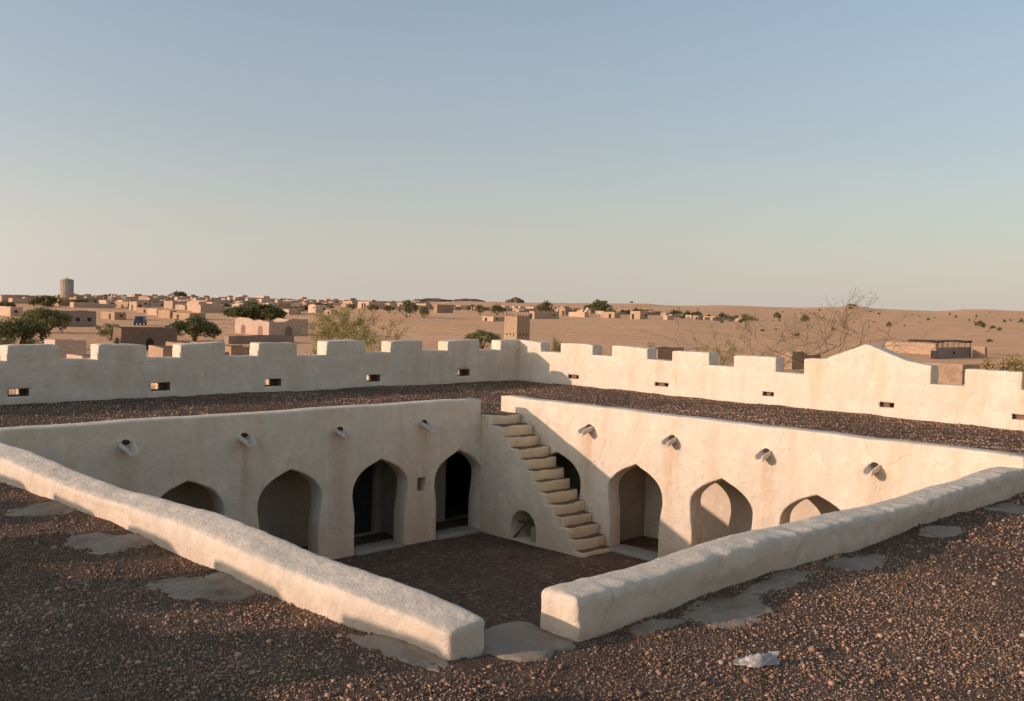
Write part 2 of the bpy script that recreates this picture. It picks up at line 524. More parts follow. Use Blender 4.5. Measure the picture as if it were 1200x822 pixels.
def cut(o, boxes, cyl=()):
    """Cut rectangular or round openings through a mesh object, then forget the cutters."""
    bm = bmesh.new()
    for lo, hi in boxes: box(bm, lo, hi)
    for p0, p1, r in cyl: tube(bm, [Vector(p0), Vector(p1)], [r, r], 10)
    bmesh.ops.recalc_face_normals(bm, faces=bm.faces[:])
    me = bpy.data.meshes.new('cutter'); bm.to_mesh(me); bm.free()
    c = bpy.data.objects.new('cutter', me); COL.objects.link(c)
    md = o.modifiers.new('cut', 'BOOLEAN'); md.object = c; md.operation = 'DIFFERENCE'; md.solver = 'EXACT'
    dg = bpy.context.evaluated_depsgraph_get()
    new = bpy.data.meshes.new_from_object(o.evaluated_get(dg))
    o.modifiers.clear()
    old = o.data
    o.data = new
    bpy.data.meshes.remove(old)
    bpy.data.objects.remove(c); bpy.data.meshes.remove(me)

# ------------------------------------------------------------------ the desert
def col_of(x, y):
    """Bearing of a ground point as seen from the roof, in photograph columns, clamped to the front half."""
    d = Vector((x - CAM.x, y - CAM.y, 0))
    if d.length < 1e-6: return 600.0, 0.0
    fh = Vector((FW.x, FW.y, 0)).normalized()
    rh = Vector((fh.y, -fh.x, 0))
    th = math.atan2(d.dot(rh), d.dot(fh))
    th = max(-1.0, min(1.0, th))
    return 600 + FX * math.tan(th), d.length

def lerp_tab(tab, x):
    if x <= tab[0][0]: return tab[0][1]
    for (a, u), (b, v) in zip(tab, tab[1:]):
        if x <= b:
            t = (x - a) / (b - a); t = t * t * (3 - 2 * t)
            return u + (v - u) * t
    return tab[-1][1]

Z450 = [(-300, -0.8), (250, -0.6), (420, 0.6), (600, 0.9), (760, 1.0), (870, -0.5), (1000, -1.3), (1250, -1.2)]
Z900 = [(-300, 0.0), (0, 0.3), (160, 2.0), (330, 2.2), (470, 3.0), (600, 4.0), (800, 5.0), (1000, 3.5), (1250, 3.0)]
Z1800 = [(-300, -1.0), (150, 0.0), (330, 4.0), (480, 8.0), (600, 10.0), (740, 13.0), (795, 11.0), (850, 15.0), (930, 14.0), (1000, 17.0), (1030, 14.5), (1090, 13.5), (1150, 18.0), (1250, 17.0)]
def terrain(x, y):
    px, r = col_of(x, y)
    z0 = -3.4
    z1, z2, z3 = lerp_tab(Z450, px), lerp_tab(Z900, px), lerp_tab(Z1800, px)
    z = lerp_tab([(0, z0), (150, z0), (450, z1), (900, z2), (1800, z3), (3200, z3 - 8.0), (9000, z3 - 30)], r)
    if r > 60:
        k = min(1.0, (r - 60) / 300.0)
        p = Vector((x, y, 0))
        z += k * 0.35 * noise.noise(p * 0.03)
        if r > 300:
            k2 = min(1.0, (r - 300) / 1200.0)
            z += k2 * 2.8 * noise.noise(p * 0.0045 + Vector((7, 3, 0))) + k2 * 1.4 * noise.noise(p * 0.014) + min(1, (r - 300) / 300) * 0.3 * noise.noise(p * 0.045)
    return z

def ray(px, py):
    return (FW + RT * ((px - 600) / FX) - UP * ((py - 411) / FX)).normalized()

def ground_at(px, py):
    d = ray(px, py)
    dh = math.hypot(d.x, d.y)
    t, last = 40.0, 40.0
    while t < 4000:
        p = CAM + d * (t / dh)
        if p.z < terrain(p.x, p.y): break
        last = t
        t *= 1.01
    for _ in range(20):
        m = (last + t) / 2
        p = CAM + d * (m / dh)
        if p.z < terrain(p.x, p.y): t = m
        else: last = m
    return Vector((p.x, p.y, terrain(p.x, p.y)))

def along(px, r, py=380):
    d = ray(px, py); dh = math.hypot(d.x, d.y)
    x, y = CAM.x + d.x / dh * r, CAM.y + d.y / dh * r
    return Vector((x, y, terrain(x, y)))

def depth_of(p): return (p - CAM).dot(FW)
def proj(p):
    d = p - CAM; z = d.dot(FW)
    return 600 + FX * d.dot(RT) / z, 411 - FX * d.dot(UP) / z

def build_ground():
    base = math.atan2(FW.y, FW.x)
    angs = []
    a = -math.pi
    while a < math.pi - 1e-6:
        angs.append(a)
        a += R(0.3) if abs(a) < R(34) else R(4)
    radii = [0.0]
    r = 12.0
    while r < 9500:
        radii.append(r); r *= 1.045 if r < 2600 else 1.2
    verts = [(CAM.x, CAM.y, -3.4)]
    for r in radii[1:]:
        for a in angs:
            x, y = CAM.x + r * math.cos(base + a), CAM.y + r * math.sin(base + a)
            verts.append((x, y, terrain(x, y)))
    n = len(angs)
    faces = [(0, 1 + k, 1 + (k + 1) % n) for k in range(n)]
    for i in range(len(radii) - 2):
        for k in range(n):
            a0 = 1 + i * n
            faces.append((a0 + k, a0 + n + k, a0 + n + (k + 1) % n, a0 + (k + 1) % n))
    me = bpy.data.meshes.new('desert_ground')
    me.from_pydata(verts, [], faces)
    me.materials.append(M_SAND)
    for p in me.polygons: p.use_smooth = True
    o = link(bpy.data.objects.new('desert_ground', me))
    o['kind'] = 'structure'
build_ground()

# ------------------------------------------------------------------ the fort: plan in metres, z = 0 on the roof
XR, YL = -10.54, -10.214              # inner faces of the two far outer walls
XA, YB = 20.0, 20.2                   # inner faces of the two near outer walls
TH = 0.58
PA, PB = (12.74, 13.20), (12.26, 12.74)   # low parapets at the near sides of the courtyard

# --- outer crenellated walls
def crenel_wall(label, axis, face, sgn, span, crenel, merlons, top, gable=None, holes=(), floor=-3.6):
    """axis 0: runs along X with its inner face at Y = face; axis 1: runs along Y with its inner face at X = face."""
    lo, hi = span
    mid = (lo + hi) / 2
    root = empty('crenellated_wall', ((mid, face, 0) if axis == 0 else (face, mid, 0)))
    tag(root, label, 'fort wall')
    back = face + sgn * TH
    a, b = min(face, back), max(face, back)
    def bb(u0, u1, z0, z1):
        return ((u0, a, z0), (u1, b, z1)) if axis == 0 else ((a, u0, z0), (b, u1, z1))
    def zf(p):
        u = p.x if axis == 0 else p.y
        if p.z > 0.9: p.z += crenel(u)
        # a thicker skirt where the wall meets the roof
        dist = (p.y - face if axis == 0 else p.x - face) * -sgn
        if abs(p.z) < 0.22 and dist > -0.05:
            s = -sgn * 0.06 * (1 - abs(p.z) / 0.22)
            if axis == 0: p.y += s
            else: p.x += s
        return p
    bm = bmesh.new()
    l, h = bb(lo, hi, floor, 1.15)
    rbox(bm, l, h, 0.05, 0.16, (0.03, 0.6, 0.010, 3.0), fn=zf)
    w = obj_bm('wall', bm, M_WALL, None)
    if holes:
        f_in, f_out = face, back
        bxs, slits = [], []
        for u0, u1, z0, z1 in holes:
            d = -sgn
            m = face + sgn * (0.36 if axis == 0 else 0.14)
            bxs.append(bb2(axis, min(face - sgn * 0.3, m), max(face - sgn * 0.3, m), u0, u1, z0, z1))
            s0, s1 = (u1 - 0.42, u1 - 0.14) if axis == 0 else (u0 + 0.55 * (u1 - u0), u1 - 0.012)
            slits.append(bb2(axis, min(m - sgn * 0.02, back + sgn * 0.3), max(m - sgn * 0.02, back + sgn * 0.3), s0, s1, z0 + 0.012, z1 - 0.012))
        cut(w, bxs)
        cut(w, slits)
        w.data.materials.append(M_BARE)
        for pl in w.data.polygons:
            c_ = pl.center
            u, dpt = (c_.x, (c_.y - face) * sgn) if axis == 0 else (c_.y, (c_.x - face) * sgn)
            if 0.04 < dpt < (0.37 if axis == 0 else TH - 0.04) and any(u0 - .02 < u < u1 + .02 and z0 - .02 < c_.z < z1 + .02 for u0, u1, z0, z1 in holes): pl.material_index = 1
    rel = Matrix.Translation(-root.location)
    w.data.transform(rel); w.parent = root
    for u0, u1 in merlons:
        bm = bmesh.new()
        cz = 1.15 + crenel((u0 + u1) / 2)
        l, h = bb(u0, u1, cz - 0.03, top((u0 + u1) / 2))
        gm = random.Random(int(u0 * 100) + axis * 7)
        tl, wr1, wr2, um = gm.uniform(-.05, .05), gm.uniform(0, .05), gm.uniform(0, .05), (u0 + u1) / 2
        def worn(p, axis=axis, um=um, cz=cz, hw=(u1 - u0) / 2):
            u = (p.x if axis == 0 else p.y) - um
            t = (p.z - cz) / 0.45
            p.z += t * (tl * u / hw - (wr1 if u > 0 else wr2) * abs(u / hw) ** 5)
            return p
        rbox(bm, l, h, 0.04, 0.09, (0.03, 0.6, 0.014, 5.0), open_bottom=True, fn=worn)
        m = obj_bm('merlon', bm, M_WALL, None, recalc=False)
        m.data.transform(rel); m.parent = root
    if gable:
        bm = bmesh.new()
        u0, u1 = gable[0][0], gable[-1][0]
        cz = 1.15 + crenel((u0 + u1) / 2) - 0.03
        def gz(p):
            u = p.x if axis == 0 else p.y
            t = (p.z - cz) / (1.6 - cz)
            for (x0, z0), (x1, z1) in zip(gable, gable[1:]):
                if x0 <= u <= x1 or (u < u0 and x0 == u0) or (u > u1 and x1 == u1):
                    zt = z0 + (z1 - z0) * max(0, min(1, (u - x0) / (x1 - x0)))
                    p.z = cz + t * (zt - cz); break
            return p
        l, h = bb(u0, u1, cz, 1.6)
        rbox(bm, l, h, 0.04, 0.09, (0.03, 0.6, 0.014, 5.0), open_bottom=True, fn=gz)
        g = obj_bm('gable', bm, M_WALL, None, recalc=False)
        g.data.transform(rel); g.parent = root
    return root

def bb2(axis, a, b, u0, u1, z0, z1):
    return ((u0, a, z0), (u1, b, z1)) if axis == 0 else ((a, u0, z0), (b, u1, z1))

crenel_wall('crenellated wall in shade with merlons lit on their edges, behind the arcade of shaded arches', 0, YL, -1, (XR - TH, XA + TH),
            lambda u: 0.02 if u > -1 else min(0.10, 0.02 + (-1 - u) * 0.02),
            [(15.2, 16.6), (12.8, 14.25), (10.4, 11.8), (7.89, 9.27), (5.36, 6.81), (2.74, 4.27), (0.09, 1.58), (-2.71, -1.07), (-5.39, -3.86), (-8.29, -6.63), (XR - TH, -9.47)],
            lambda u: 1.61 if u > 0 else 1.65,
            holes=[(8.71, 9.26, 0.19, 0.40), (4.61, 5.21, 0.18, 0.42), (0.72, 1.34, 0.17, 0.41), (-3.40, -2.81, 0.18, 0.42), (-7.80, -7.19, 0.25, 0.5), (13.0, 13.6, 0.2, 0.42)])
crenel_wall('sunlit crenellated wall with a low pointed gable among its merlons', 1, XR, -1, (YL - 0.08, 21.0),
            lambda u: 0.09 if u < -4 else max(-0.07, 0.09 - (u + 4) * 0.025),
            [(YL - 0.06, -8.99), (-7.92, -6.24), (-5.31, -3.62), (-2.55, -0.97), (0.03, 1.62), (7.68, 9.21), (10.2, 11.75), (12.7, 14.2), (15.2, 16.7), (17.7, 19.2)],
            lambda u: 1.635 if u < -3 else (1.605 if u < 0 else 1.565),
            gable=[(2.63, 1.58), (3.42, 1.63), (3.52, 1.70), (4.66, 2.13), (4.76, 2.13), (5.98, 1.70), (6.73, 1.60)],
            holes=[(-7.46, -6.92, 0.25, 0.40), (-3.23, -2.65, 0.27, 0.40), (1.20, 1.60, 0.27, 0.41), (5.21, 5.66, 0.26, 0.41), (9.0, 9.6, 0.26, 0.40)])
crenel_wall('crenellated wall beside the photographer whose notches throw strips of light on the gravel', 0 if False else 1, XA, 1, (YL - TH, YB + TH),
            lambda u: 0.03, [(6.83 + 1.07 + 2.42 * k, 6.83 + 2.42 * (k + 1)) for k in range(-7, 5)], lambda u: 1.60)
crenel_wall('crenellated wall that closes the roof behind the photographer', 0, YB, 1, (XR, XA - 0.01),
            lambda u: 0.03, [(-8.4 + 2.45 * k, -6.95 + 2.45 * k) for k in range(11)], lambda u: 1.60)

# --- roof terrace (gravel on a slab that rings the courtyard)
HX, HY = (-0.42, 13.0), (-0.42, 12.5)
def roof_z(x, y):
    return 0.014 * np.sin(1.3 * x + 0.7 * y) + 0.012 * np.sin(2.1 * y - 0.9 * x + 1.0) + 0.008 * np.sin(4.7 * x + 3.9 * y) + 0.006 * np.sin(7.9 * x - 6.3 * y + 2.0) - 0.012
def cuts(lo, hi, marks, step):
    pts = sorted({lo, hi, *marks})
    out = []
    for a, b in zip(pts, pts[1:]):
        n = max(1, int(round((b - a) / step)))
        out += [a + (b - a) * k / n for k in range(n)]
    return out + [hi]
def build_roof():
    xs = cuts(XR - 0.1, XA + 0.1, HX, 0.22)
    ys = cuts(YL - 0.1, YB + 0.1, HY, 0.22)
    verts, idx, faces = [], {}, []
    def v(i, j):
        if (i, j) not in idx:
            idx[(i, j)] = len(verts)
            verts.append((xs[i], ys[j], float(roof_z(xs[i], ys[j]))))
        return idx[(i, j)]
    for i in range(len(xs) - 1):
        for j in range(len(ys) - 1):
            mx, my = (xs[i] + xs[i + 1]) / 2, (ys[j] + ys[j + 1]) / 2
            if HX[0] < mx < HX[1] and HY[0] < my < HY[1]: continue
            faces.append((v(i, j), v(i + 1, j), v(i + 1, j + 1), v(i, j + 1)))
    # ceiling of the galleries below
    n0 = len(verts)
    X, Y = (XR - 0.1, HX[0], HX[1], XA + 0.1), (YL - 0.1, HY[0], HY[1], YB + 0.1)
    for a in X:
        for b in Y: verts.append((a, b, -0.28))
    for i in range(3):
        for j in range(3):
            if i == 1 and j == 1: continue
            q = [n0 + i * 4 + j, n0 + i * 4 + j + 1, n0 + (i + 1) * 4 + j + 1, n0 + (i + 1) * 4 + j]
            faces.append(q)
    me = bpy.data.meshes.new('roof_terrace')
    me.from_pydata(verts, [], faces)
    me.materials.append(M_ROOF)
    for p in me.polygons: p.use_smooth = True
    o = link(bpy.data.objects.new('roof_terrace', me)); o['kind'] = 'structure'
build_roof()

def build_yard():
    bm = bmesh.new()
    xs = cuts(-4.0, 15.5, (0.0, 13.0), 0.4); ys = cuts(-4.0, 15.0, (0.0, 12.5), 0.4)
    g = [[bm.verts.new((x, y, ZC - 0.01 + 0.02 * noise.noise(Vector((x, y, 0)) * 0.8) + 0.008 * noise.noise(Vector((x, y, 3)) * 3))) for y in ys] for x in xs]
    for i in range(len(xs) - 1):
        for j in range(len(ys) - 1):
            bm.faces.new((g[i][j], g[i + 1][j], g[i + 1][j + 1], g[i][j + 1])).smooth = True
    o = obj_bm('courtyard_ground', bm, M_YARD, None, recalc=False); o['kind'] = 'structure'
build_yard()

# --- arcades
AT = 0.44
def spout(parent, p, d, rng):
    """A short plaster gutter that leans out of the wall and down."""
    bm = bmesh.new()
    d = Vector(d); side = Vector((-d.y, d.x, 0))
    L, w, hgt = 0.36 * rng.uniform(.9, 1.1), 0.13 * rng.uniform(.8, 1.12), 0.085
    prof = [(-1.0, 0.75), (-1.0, -0.3), (-0.6, -0.95), (0.0, -1.1), (0.6, -0.95), (1.0, -0.3), (1.0, 0.75), (0.72, 0.75), (0.68, 0.0), (0.38, -0.42), (0.0, -0.52), (-0.38, -0.42), (-0.68, 0.0), (-0.72, 0.75)]
    rings = []
    for k in range(6):
        t = k / 5
        cen = Vector(p) + d * (L * t - 0.03) + Vector((0, 0, -0.07 * t - 0.03 * t * t))
        s = 1.05 - 0.22 * t
        rings.append([bm.verts.new(cen + side * (x * w * s) + Vector((0, 0, z * hgt * s)) + wob(cen + side * x + Vector((0, 0, z)), 0.012, 5, 0.006, 20)) for x, z in prof])
    n = len(prof)
    for a, b in zip(rings, rings[1:]):
        for i in range(n):
            bm.faces.new((a[i - 1], a[i], b[i], b[i - 1])).smooth = True
    bm.faces.new(rings[-1]); bm.faces.new(rings[0][::-1])
    o = obj_bm('water_spout', bm, M_CLAY, parent)
    # the dark mouth of the drain behind the gutter
    bm = bmesh.new()
    c = Vector(p) + d * 0.015 + Vector((0, 0, 0.045))
    vs_ = [bm.verts.new(c + side * (0.08 * math.cos(t)) + Vector((0, 0, 0.055 * math.sin(t))) + d * (0.005 * math.cos(3 * t))) for t in (2 * math.pi * k / 12 for k in range(12))]
    v2 = [bm.verts.new(v.co - d * 0.06) for v in vs_]
    bm.faces.new(vs_)
    for i in range(12): bm.faces.new((vs_[i - 1], vs_[i], v2[i], v2[i - 1]))
    obj_bm('drain_mouth', bm, M_DARK, o)

def arcade(label, axis, outer, centres, spouts, extra=(), seed=1):
    rng = random.Random(seed)
    root = empty('arcade_wall', (0, 0, 0)); tag(root, label, 'arcade')
    if axis == 0: to3d = lambda u, v, d: (u, -d, v)
    else: to3d = lambda u, v, d: (-d, u, v)
    bm = bmesh.new()
    holes = [arch(c, rng, ZC + 0.02) for c in centres] + list(extra)
    plate(bm, outer, holes, to3d, AT, 0.035)
    obj_bm('wall', bm, M_WALL, root)
    for c in centres:
        bm = bmesh.new()
        u0, u1 = c - 0.70, c + 0.70
        lo, hi = ((u0, -AT - 0.05, ZC - 0.1), (u1, 0.10, ZC + 0.075)) if axis == 0 else ((-AT - 0.05, u0, ZC - 0.1), (0.10, u1, ZC + 0.075))
        rbox(bm, lo, hi, 0.03, 0.2, (0.01, 1.5, 0.01, 6))
        obj_bm('threshold', bm, M_CEM, root)
    for u, z in spouts:
        spout(root, (u, 0, z) if axis == 0 else (0, u, z), (0, 1, 0) if axis == 0 else (1, 0, 0), rng)
    return root

def top_line(u0, u1, z, n, seed):
    g = random.Random(seed)
    return [(u0 + (u1 - u0) * k / n, z + g.uniform(-.012, .012)) for k in range(n + 1)]

LC = [1.86, 4.33, 6.79, 9.19, 11.6]
RC = [1.63, 4.14, 6.53, 8.80, 11.1]
lw = [(0.004, ZC - 0.2), (13.15, ZC - 0.2)] + top_line(13.15, 1.15, 0.605, 26, 4) + [(1.15, 0.16), (0.004, 0.16)]
arcade('shaded arcade of pointed arches with a small square window, facing the courtyard', 0, lw, LC, [(10.48, 0.17), (7.95, 0.12), (5.54, 0.09), (3.06, 0.09)],
       extra=[[(2.95, -1.57), (3.21, -1.57), (3.21, -1.24), (2.95, -1.24)]], seed=3)
rw = [(-0.47, ZC - 0.2), (12.7, ZC - 0.2)] + top_line(12.7, -0.47, 0.605, 28, 5)
arcade('sunlit arcade of pointed arches with the staircase against it', 1, rw, RC, [(2.69, 0.06), (5.18, 0.07), (7.61, 0.05), (9.99, 0.06)], seed=8)

# gallery walls behind the arches
def gallery(label, axis, span, door=None, mat=None):
    root = empty('gallery_wall', (0, 0, 0)); tag(root, label, 'gallery wall')
    bm = bmesh.new()
    to3d = (lambda u, v, d: (u, -1.45 - d, v)) if axis == 0 else (lambda u, v, d: (-1.88 - d, u, v))
    outer = [(span[0], ZC - 0.2), (span[1], ZC - 0.2), (span[1], -0.29), (span[0], -0.29)]
    holes = []
    for d_ in door or (): holes.append([(d_[0], ZC + 0.01), (d_[1], ZC + 0.01), (d_[1], d_[2]), (d_[0], d_[2])])
    plate(bm, outer, holes, to3d, 0.3, 0.02)
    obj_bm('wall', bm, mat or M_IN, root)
    return root
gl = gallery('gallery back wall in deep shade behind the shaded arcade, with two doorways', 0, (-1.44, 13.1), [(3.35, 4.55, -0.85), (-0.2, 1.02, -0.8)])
bm = bmesh.new(); box(bm, (3.36, -1.70, ZC), (4.54, -1.64, -0.86))
for k in range(1, 4): box(bm, (3.36 + 0.295 * k - 0.012, -1.64, ZC), (3.36 + 0.295 * k + 0.012, -1.63, -0.86))
obj_bm('door', bm, M_DOOR, gl)
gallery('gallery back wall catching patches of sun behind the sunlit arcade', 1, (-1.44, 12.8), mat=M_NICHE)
# partitions between the rooms behind the sunlit arches
def partition(y, label):
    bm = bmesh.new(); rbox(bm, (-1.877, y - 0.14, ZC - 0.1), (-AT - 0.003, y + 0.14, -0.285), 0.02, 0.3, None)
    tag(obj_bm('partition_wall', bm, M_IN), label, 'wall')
bm = bmesh.new(); rbox(bm, (2.94, -1.447, ZC - 0.1), (3.18, -AT - 0.003, -0.285), 0.02, 0.3, None)  # added to block light from the next arch into the corner
tag(obj_bm('partition_wall', bm, M_IN), 'partition added behind the shaded arcade to keep light out of its corner', 'wall')
partition(2.90, 'plastered partition beside the arch half hidden by the stairs')

# courtyard faces below the two low parapets
def plain(lo, hi, label):
    bm = bmesh.new(); rbox(bm, lo, hi, 0.03, 0.4, (0.02, 0.7, 0, 1))
    tag(obj_bm('courtyard_wall', bm, M_WALL), label, 'wall')
plain((12.80, -0.3, ZC - 0.2), (13.10, 12.6, -0.03), 'plain plastered courtyard wall under the sunlit low parapet')
plain((-0.3, 12.32, ZC - 0.2), (12.79, 12.62, -0.03), 'plain plastered courtyard wall under the shaded low parapet')

# --- staircase
def staircase():
    root = empty('staircase', (0.6, 2.0, ZC))
    rel = Matrix.Translation(-root.location)
    tag(root, 'steep plastered staircase of ochre steps climbing from the courtyard to the roof', 'staircase')
    SW = 1.13
    ys = [0.33, 0.77, 1.01, 1.37, 1.63, 1.90, 2.10, 2.36, 2.60, 2.83, 3.08, 3.29, 3.53]
    zs = [0.20 - (0.20 - (-2.72)) * k / 12 for k in range(13)]
    # the body below the steps, with the small arched alcove
    gz_ = random.Random(5)
    poly = [(0.004, ZC - 0.1), (3.50, ZC - 0.1), (3.50, zs[12] - 0.03)]
    for k in range(11, -1, -1):
        y = ys[k] - 0.035 + gz_.uniform(-.015, .015)
        poly += [(y, zs[k + 1] - 0.015), (y + gz_.uniform(-.02, .01), zs[k] - 0.03 + gz_.uniform(-.015, .012))]
    poly += [(0.004, zs[0] - 0.03)]
    al = [(1.13, ZC + 0.02), (2.04, ZC + 0.02), (2.03, -2.45), (1.95, -2.22), (1.80, -2.08), (1.60, -2.03), (1.38, -2.08), (1.22, -2.23), (1.14, -2.46)]
    bm = bmesh.new()
    plate(bm, poly, [al], lambda u, v, d: (SW - d, u, v), SW - 0.006, 0.012)
    o = obj_bm('stair_body', bm, M_WALL); o.data.transform(rel); o.parent = root
    rng = random.Random(21)
    prev = 0.006
    for k in range(13):
        y0 = max(0.01, ys[k] - 0.62) if k else -0.40
        h = 0.27 if k < 12 else 0.16
        bm = bmesh.new()
        sh = rng.uniform(-0.02, 0.02)
        x1 = SW - 0.05 + rng.uniform(-0.01, 0.01)
        ph = rng.uniform(0, 9)
        def bulge(p, y1=ys[k], ph=ph):
            if p.y > y1 - 0.2: p.y += 0.035 * math.sin((p.x + 0.2) * 2.2) - 0.02 * p.x + 0.012 * math.sin(p.x * 6 + ph)
            return p
        rbox(bm, (0.012, y0, zs[k] - h), (x1, ys[k], zs[k] + rng.uniform(-.012, .012)), 0.035, 0.10, (0.03, 1.7, 0.016, 7.0), fn=bulge)
        s = obj_bm('step', bm, M_STEP); s.data.transform(rel); s.parent = root
    return root
staircase()
bm = bmesh.new(); rbox(bm, (0.55, 1.68, ZC), (0.95, 1.98, ZC + 0.38), 0.03, 0.15, (0.02, 2, 0.01, 8))
tag(obj_bm('stone_block', bm, M_CEM), 'grey stone block inside the alcove under the stairs', 'block')
bm = bmesh.new()
tube(bm, [Vector((1.0, 1.16, ZC + 0.02)), Vector((0.9, 1.36, ZC + 0.30)), Vector((0.8, 1.5, ZC + 0.5))], [.03, .028, .022], 7)
tube(bm, [Vector((0.86, 1.17, ZC + 0.42)), Vector((0.84, 1.98, ZC + 0.47))], [.028, .025], 7)
tag(obj_bm('wooden_sticks', bm, M_WOOD), 'dark sticks propped in the alcove under the stairs', 'sticks')

# --- the two low parapets on the near sides
def low_parapet(label, lo, hi, fn, drains):
    bm = bmesh.new()
    rbox(bm, lo, hi, 0.06, 0.07, (0.022, 0.8, 0.011, 6.5), fn=fn)
    root = empty('low_parapet', ((lo[0] + hi[0]) / 2, (lo[1] + hi[1]) / 2, 0)); tag(root, label, 'parapet')
    o = obj_bm('parapet_body', bm, M_LOW)
    o.data.transform(Matrix.Translation(-root.location)); o.parent = root
    cut(o, [], [(Vector(p) + Vector(d) * 0.2 - root.location, Vector(p) - Vector(d) * 0.30 - root.location, r) for p, d, r in drains])
    return root
def fa(p):
    # the top swells in the middle and droops towards the free end; the outer face wanders
    y = p.y
    if p.z > 0.12:
        k = (p.z - 0.12) / 0.25
        p.z += k * (0.05 * math.exp(-((y - 8.4) / 1.3) ** 2) + 0.03 * math.sin(y * 1.1) - 0.10 * max(0, (y - 11.0) / 1.4) ** 1.5 + 0.05 * max(0, (4 - y) / 4))
    if p.z > 0.12: p.z -= (p.z - 0.12) / 0.25 * 0.20 * (p.x - 12.92)
    if p.x > 12.97: p.x += 0.05 * math.sin(y * 0.75 + 0.6) * (1 if p.z < 0.2 else 0.6)
    return p
def fb(p):
    x = p.x
    if p.z > 0.12: p.z += (p.z - 0.12) / 0.25 * (0.03 * math.sin(x * 0.8 + 1) + 0.015 * math.sin(x * 2.3))
    if p.y > 12.5 and p.z > 0.2:                        # the whitewash of the top laps raggedly over the outer face
        p.y += 0.045 * noise.noise(Vector((x * 3.2, 0, 5))) + 0.04 * noise.noise(Vector((x * 9, p.z * 6, 5)))
        p.z += 0.025 * noise.noise(Vector((x * 5.0, 7, 1)))
    if p.y > 12.5 and p.z < 0.15: p.y += 0.03 * math.sin(x * 1.2)
    return p
low_parapet('low rounded parapet in full sun with notched shadows along its foot', (PA[0], -0.9, -0.12), (PA[1], 12.43, 0.345), fa,
            [((13.24, 4.2, 0.05), (1, 0, 0), .055), ((13.22, 6.62, 0.05), (1, 0, 0), .055), ((13.23, 9.28, 0.05), (1, 0, 0), .06)])
low_parapet('low parapet with its outer face in shade and a ragged whitewashed top', (-0.9, PB[0], -0.12), (11.88, PB[1], 0.365), fb,
            [((9.95, 12.77, 0.06), (0, 1, 0), .065), ((7.2, 12.77, 0.05), (0, 1, 0), .055), ((4.5, 12.77, 0.05), (0, 1, 0), .05), ((1.85, 12.77, 0.05), (0, 1, 0), .055)])

# --- cement aprons in front of the drains
APR = []
def apron(label, cx, cy, rx, ry, seed, h=0.022, group='cement aprons at the parapet drains'):
    g = random.Random(seed)
    APR.append((cx, cy, rx, ry))
    bm = bmesh.new()
    n, m = 72, 14
    c = bm.verts.new((cx, cy, float(roof_z(cx, cy)) + h))
    prev = None
    ph = g.uniform(0, 9)
    for q in range(1, m + 1):
        t = q / m
        rg = []
        for k in range(n):
            a = 2 * math.pi * k / n
            w = 1 + 0.14 * math.sin(2 * a + ph) + 0.10 * math.sin(3 * a + ph * 2) + 0.22 * noise.noise(Vector((math.cos(a) * 2.2 + ph, math.sin(a) * 2.2, seed)))+ 0.10 * noise.noise(Vector((math.cos(a) * 7 + ph, math.sin(a) * 7, seed)))
            x, y = cx + 1.12 * rx * t * w * math.cos(a), cy + 1.12 * ry * t * w * math.sin(a)
            z = float(roof_z(x, y)) + h * (1 - 1.25 * t ** 3) if q < m else float(roof_z(x, y)) - 0.03
            rg.append(bm.verts.new((x, y, z + 0.022 * noise.noise(Vector((x, y, 0)) * 5) + 0.014 * noise.noise(Vector((x, y, 0)) * 17))))
        for k in range(n):
            if prev is None: f = bm.faces.new((c, rg[k - 1], rg[k]))
            else: f = bm.faces.new((prev[k - 1], rg[k - 1], rg[k], prev[k]))
            f.smooth = True
        prev = rg
    o = obj_bm('cement_apron', bm, M_APR, None)
    tag(o, label, 'cement apron', group)
apron('tongue of cement by the farthest drain of the sunlit parapet', 13.48, 4.25, 0.45, 0.42, 1)
apron('rounded cement apron by the middle drain of the sunlit parapet', 13.55, 6.62, 0.48, 0.52, 2)
apron('wide cement apron by the nearest drain of the sunlit parapet', 13.58, 9.15, 0.50, 0.62, 3)
apron('strip of cement along the foot of the free end of the sunlit parapet', 13.28, 11.95, 0.20, 0.62, 4)
apron('broad grey cement apron at the nearest drain of the shaded parapet', 10.05, 13.18, 0.62, 0.34, 5)
apron('worn cement patch next to the broad apron along the shaded parapet', 8.75, 12.98, 0.62, 0.20, 6)
apron('narrow cement patch between the gap and the broad apron', 11.0, 12.95, 0.42, 0.13, 7)
apron('thin cement apron at the second drain of the shaded parapet', 7.1, 13.12, 0.48, 0.26, 8)
apron('thin cement apron at the third drain of the shaded parapet', 4.5, 13.08, 0.45, 0.24, 9)
apron('cement apron at the farthest drain of the shaded parapet', 1.85, 13.1, 0.5, 0.28, 10)

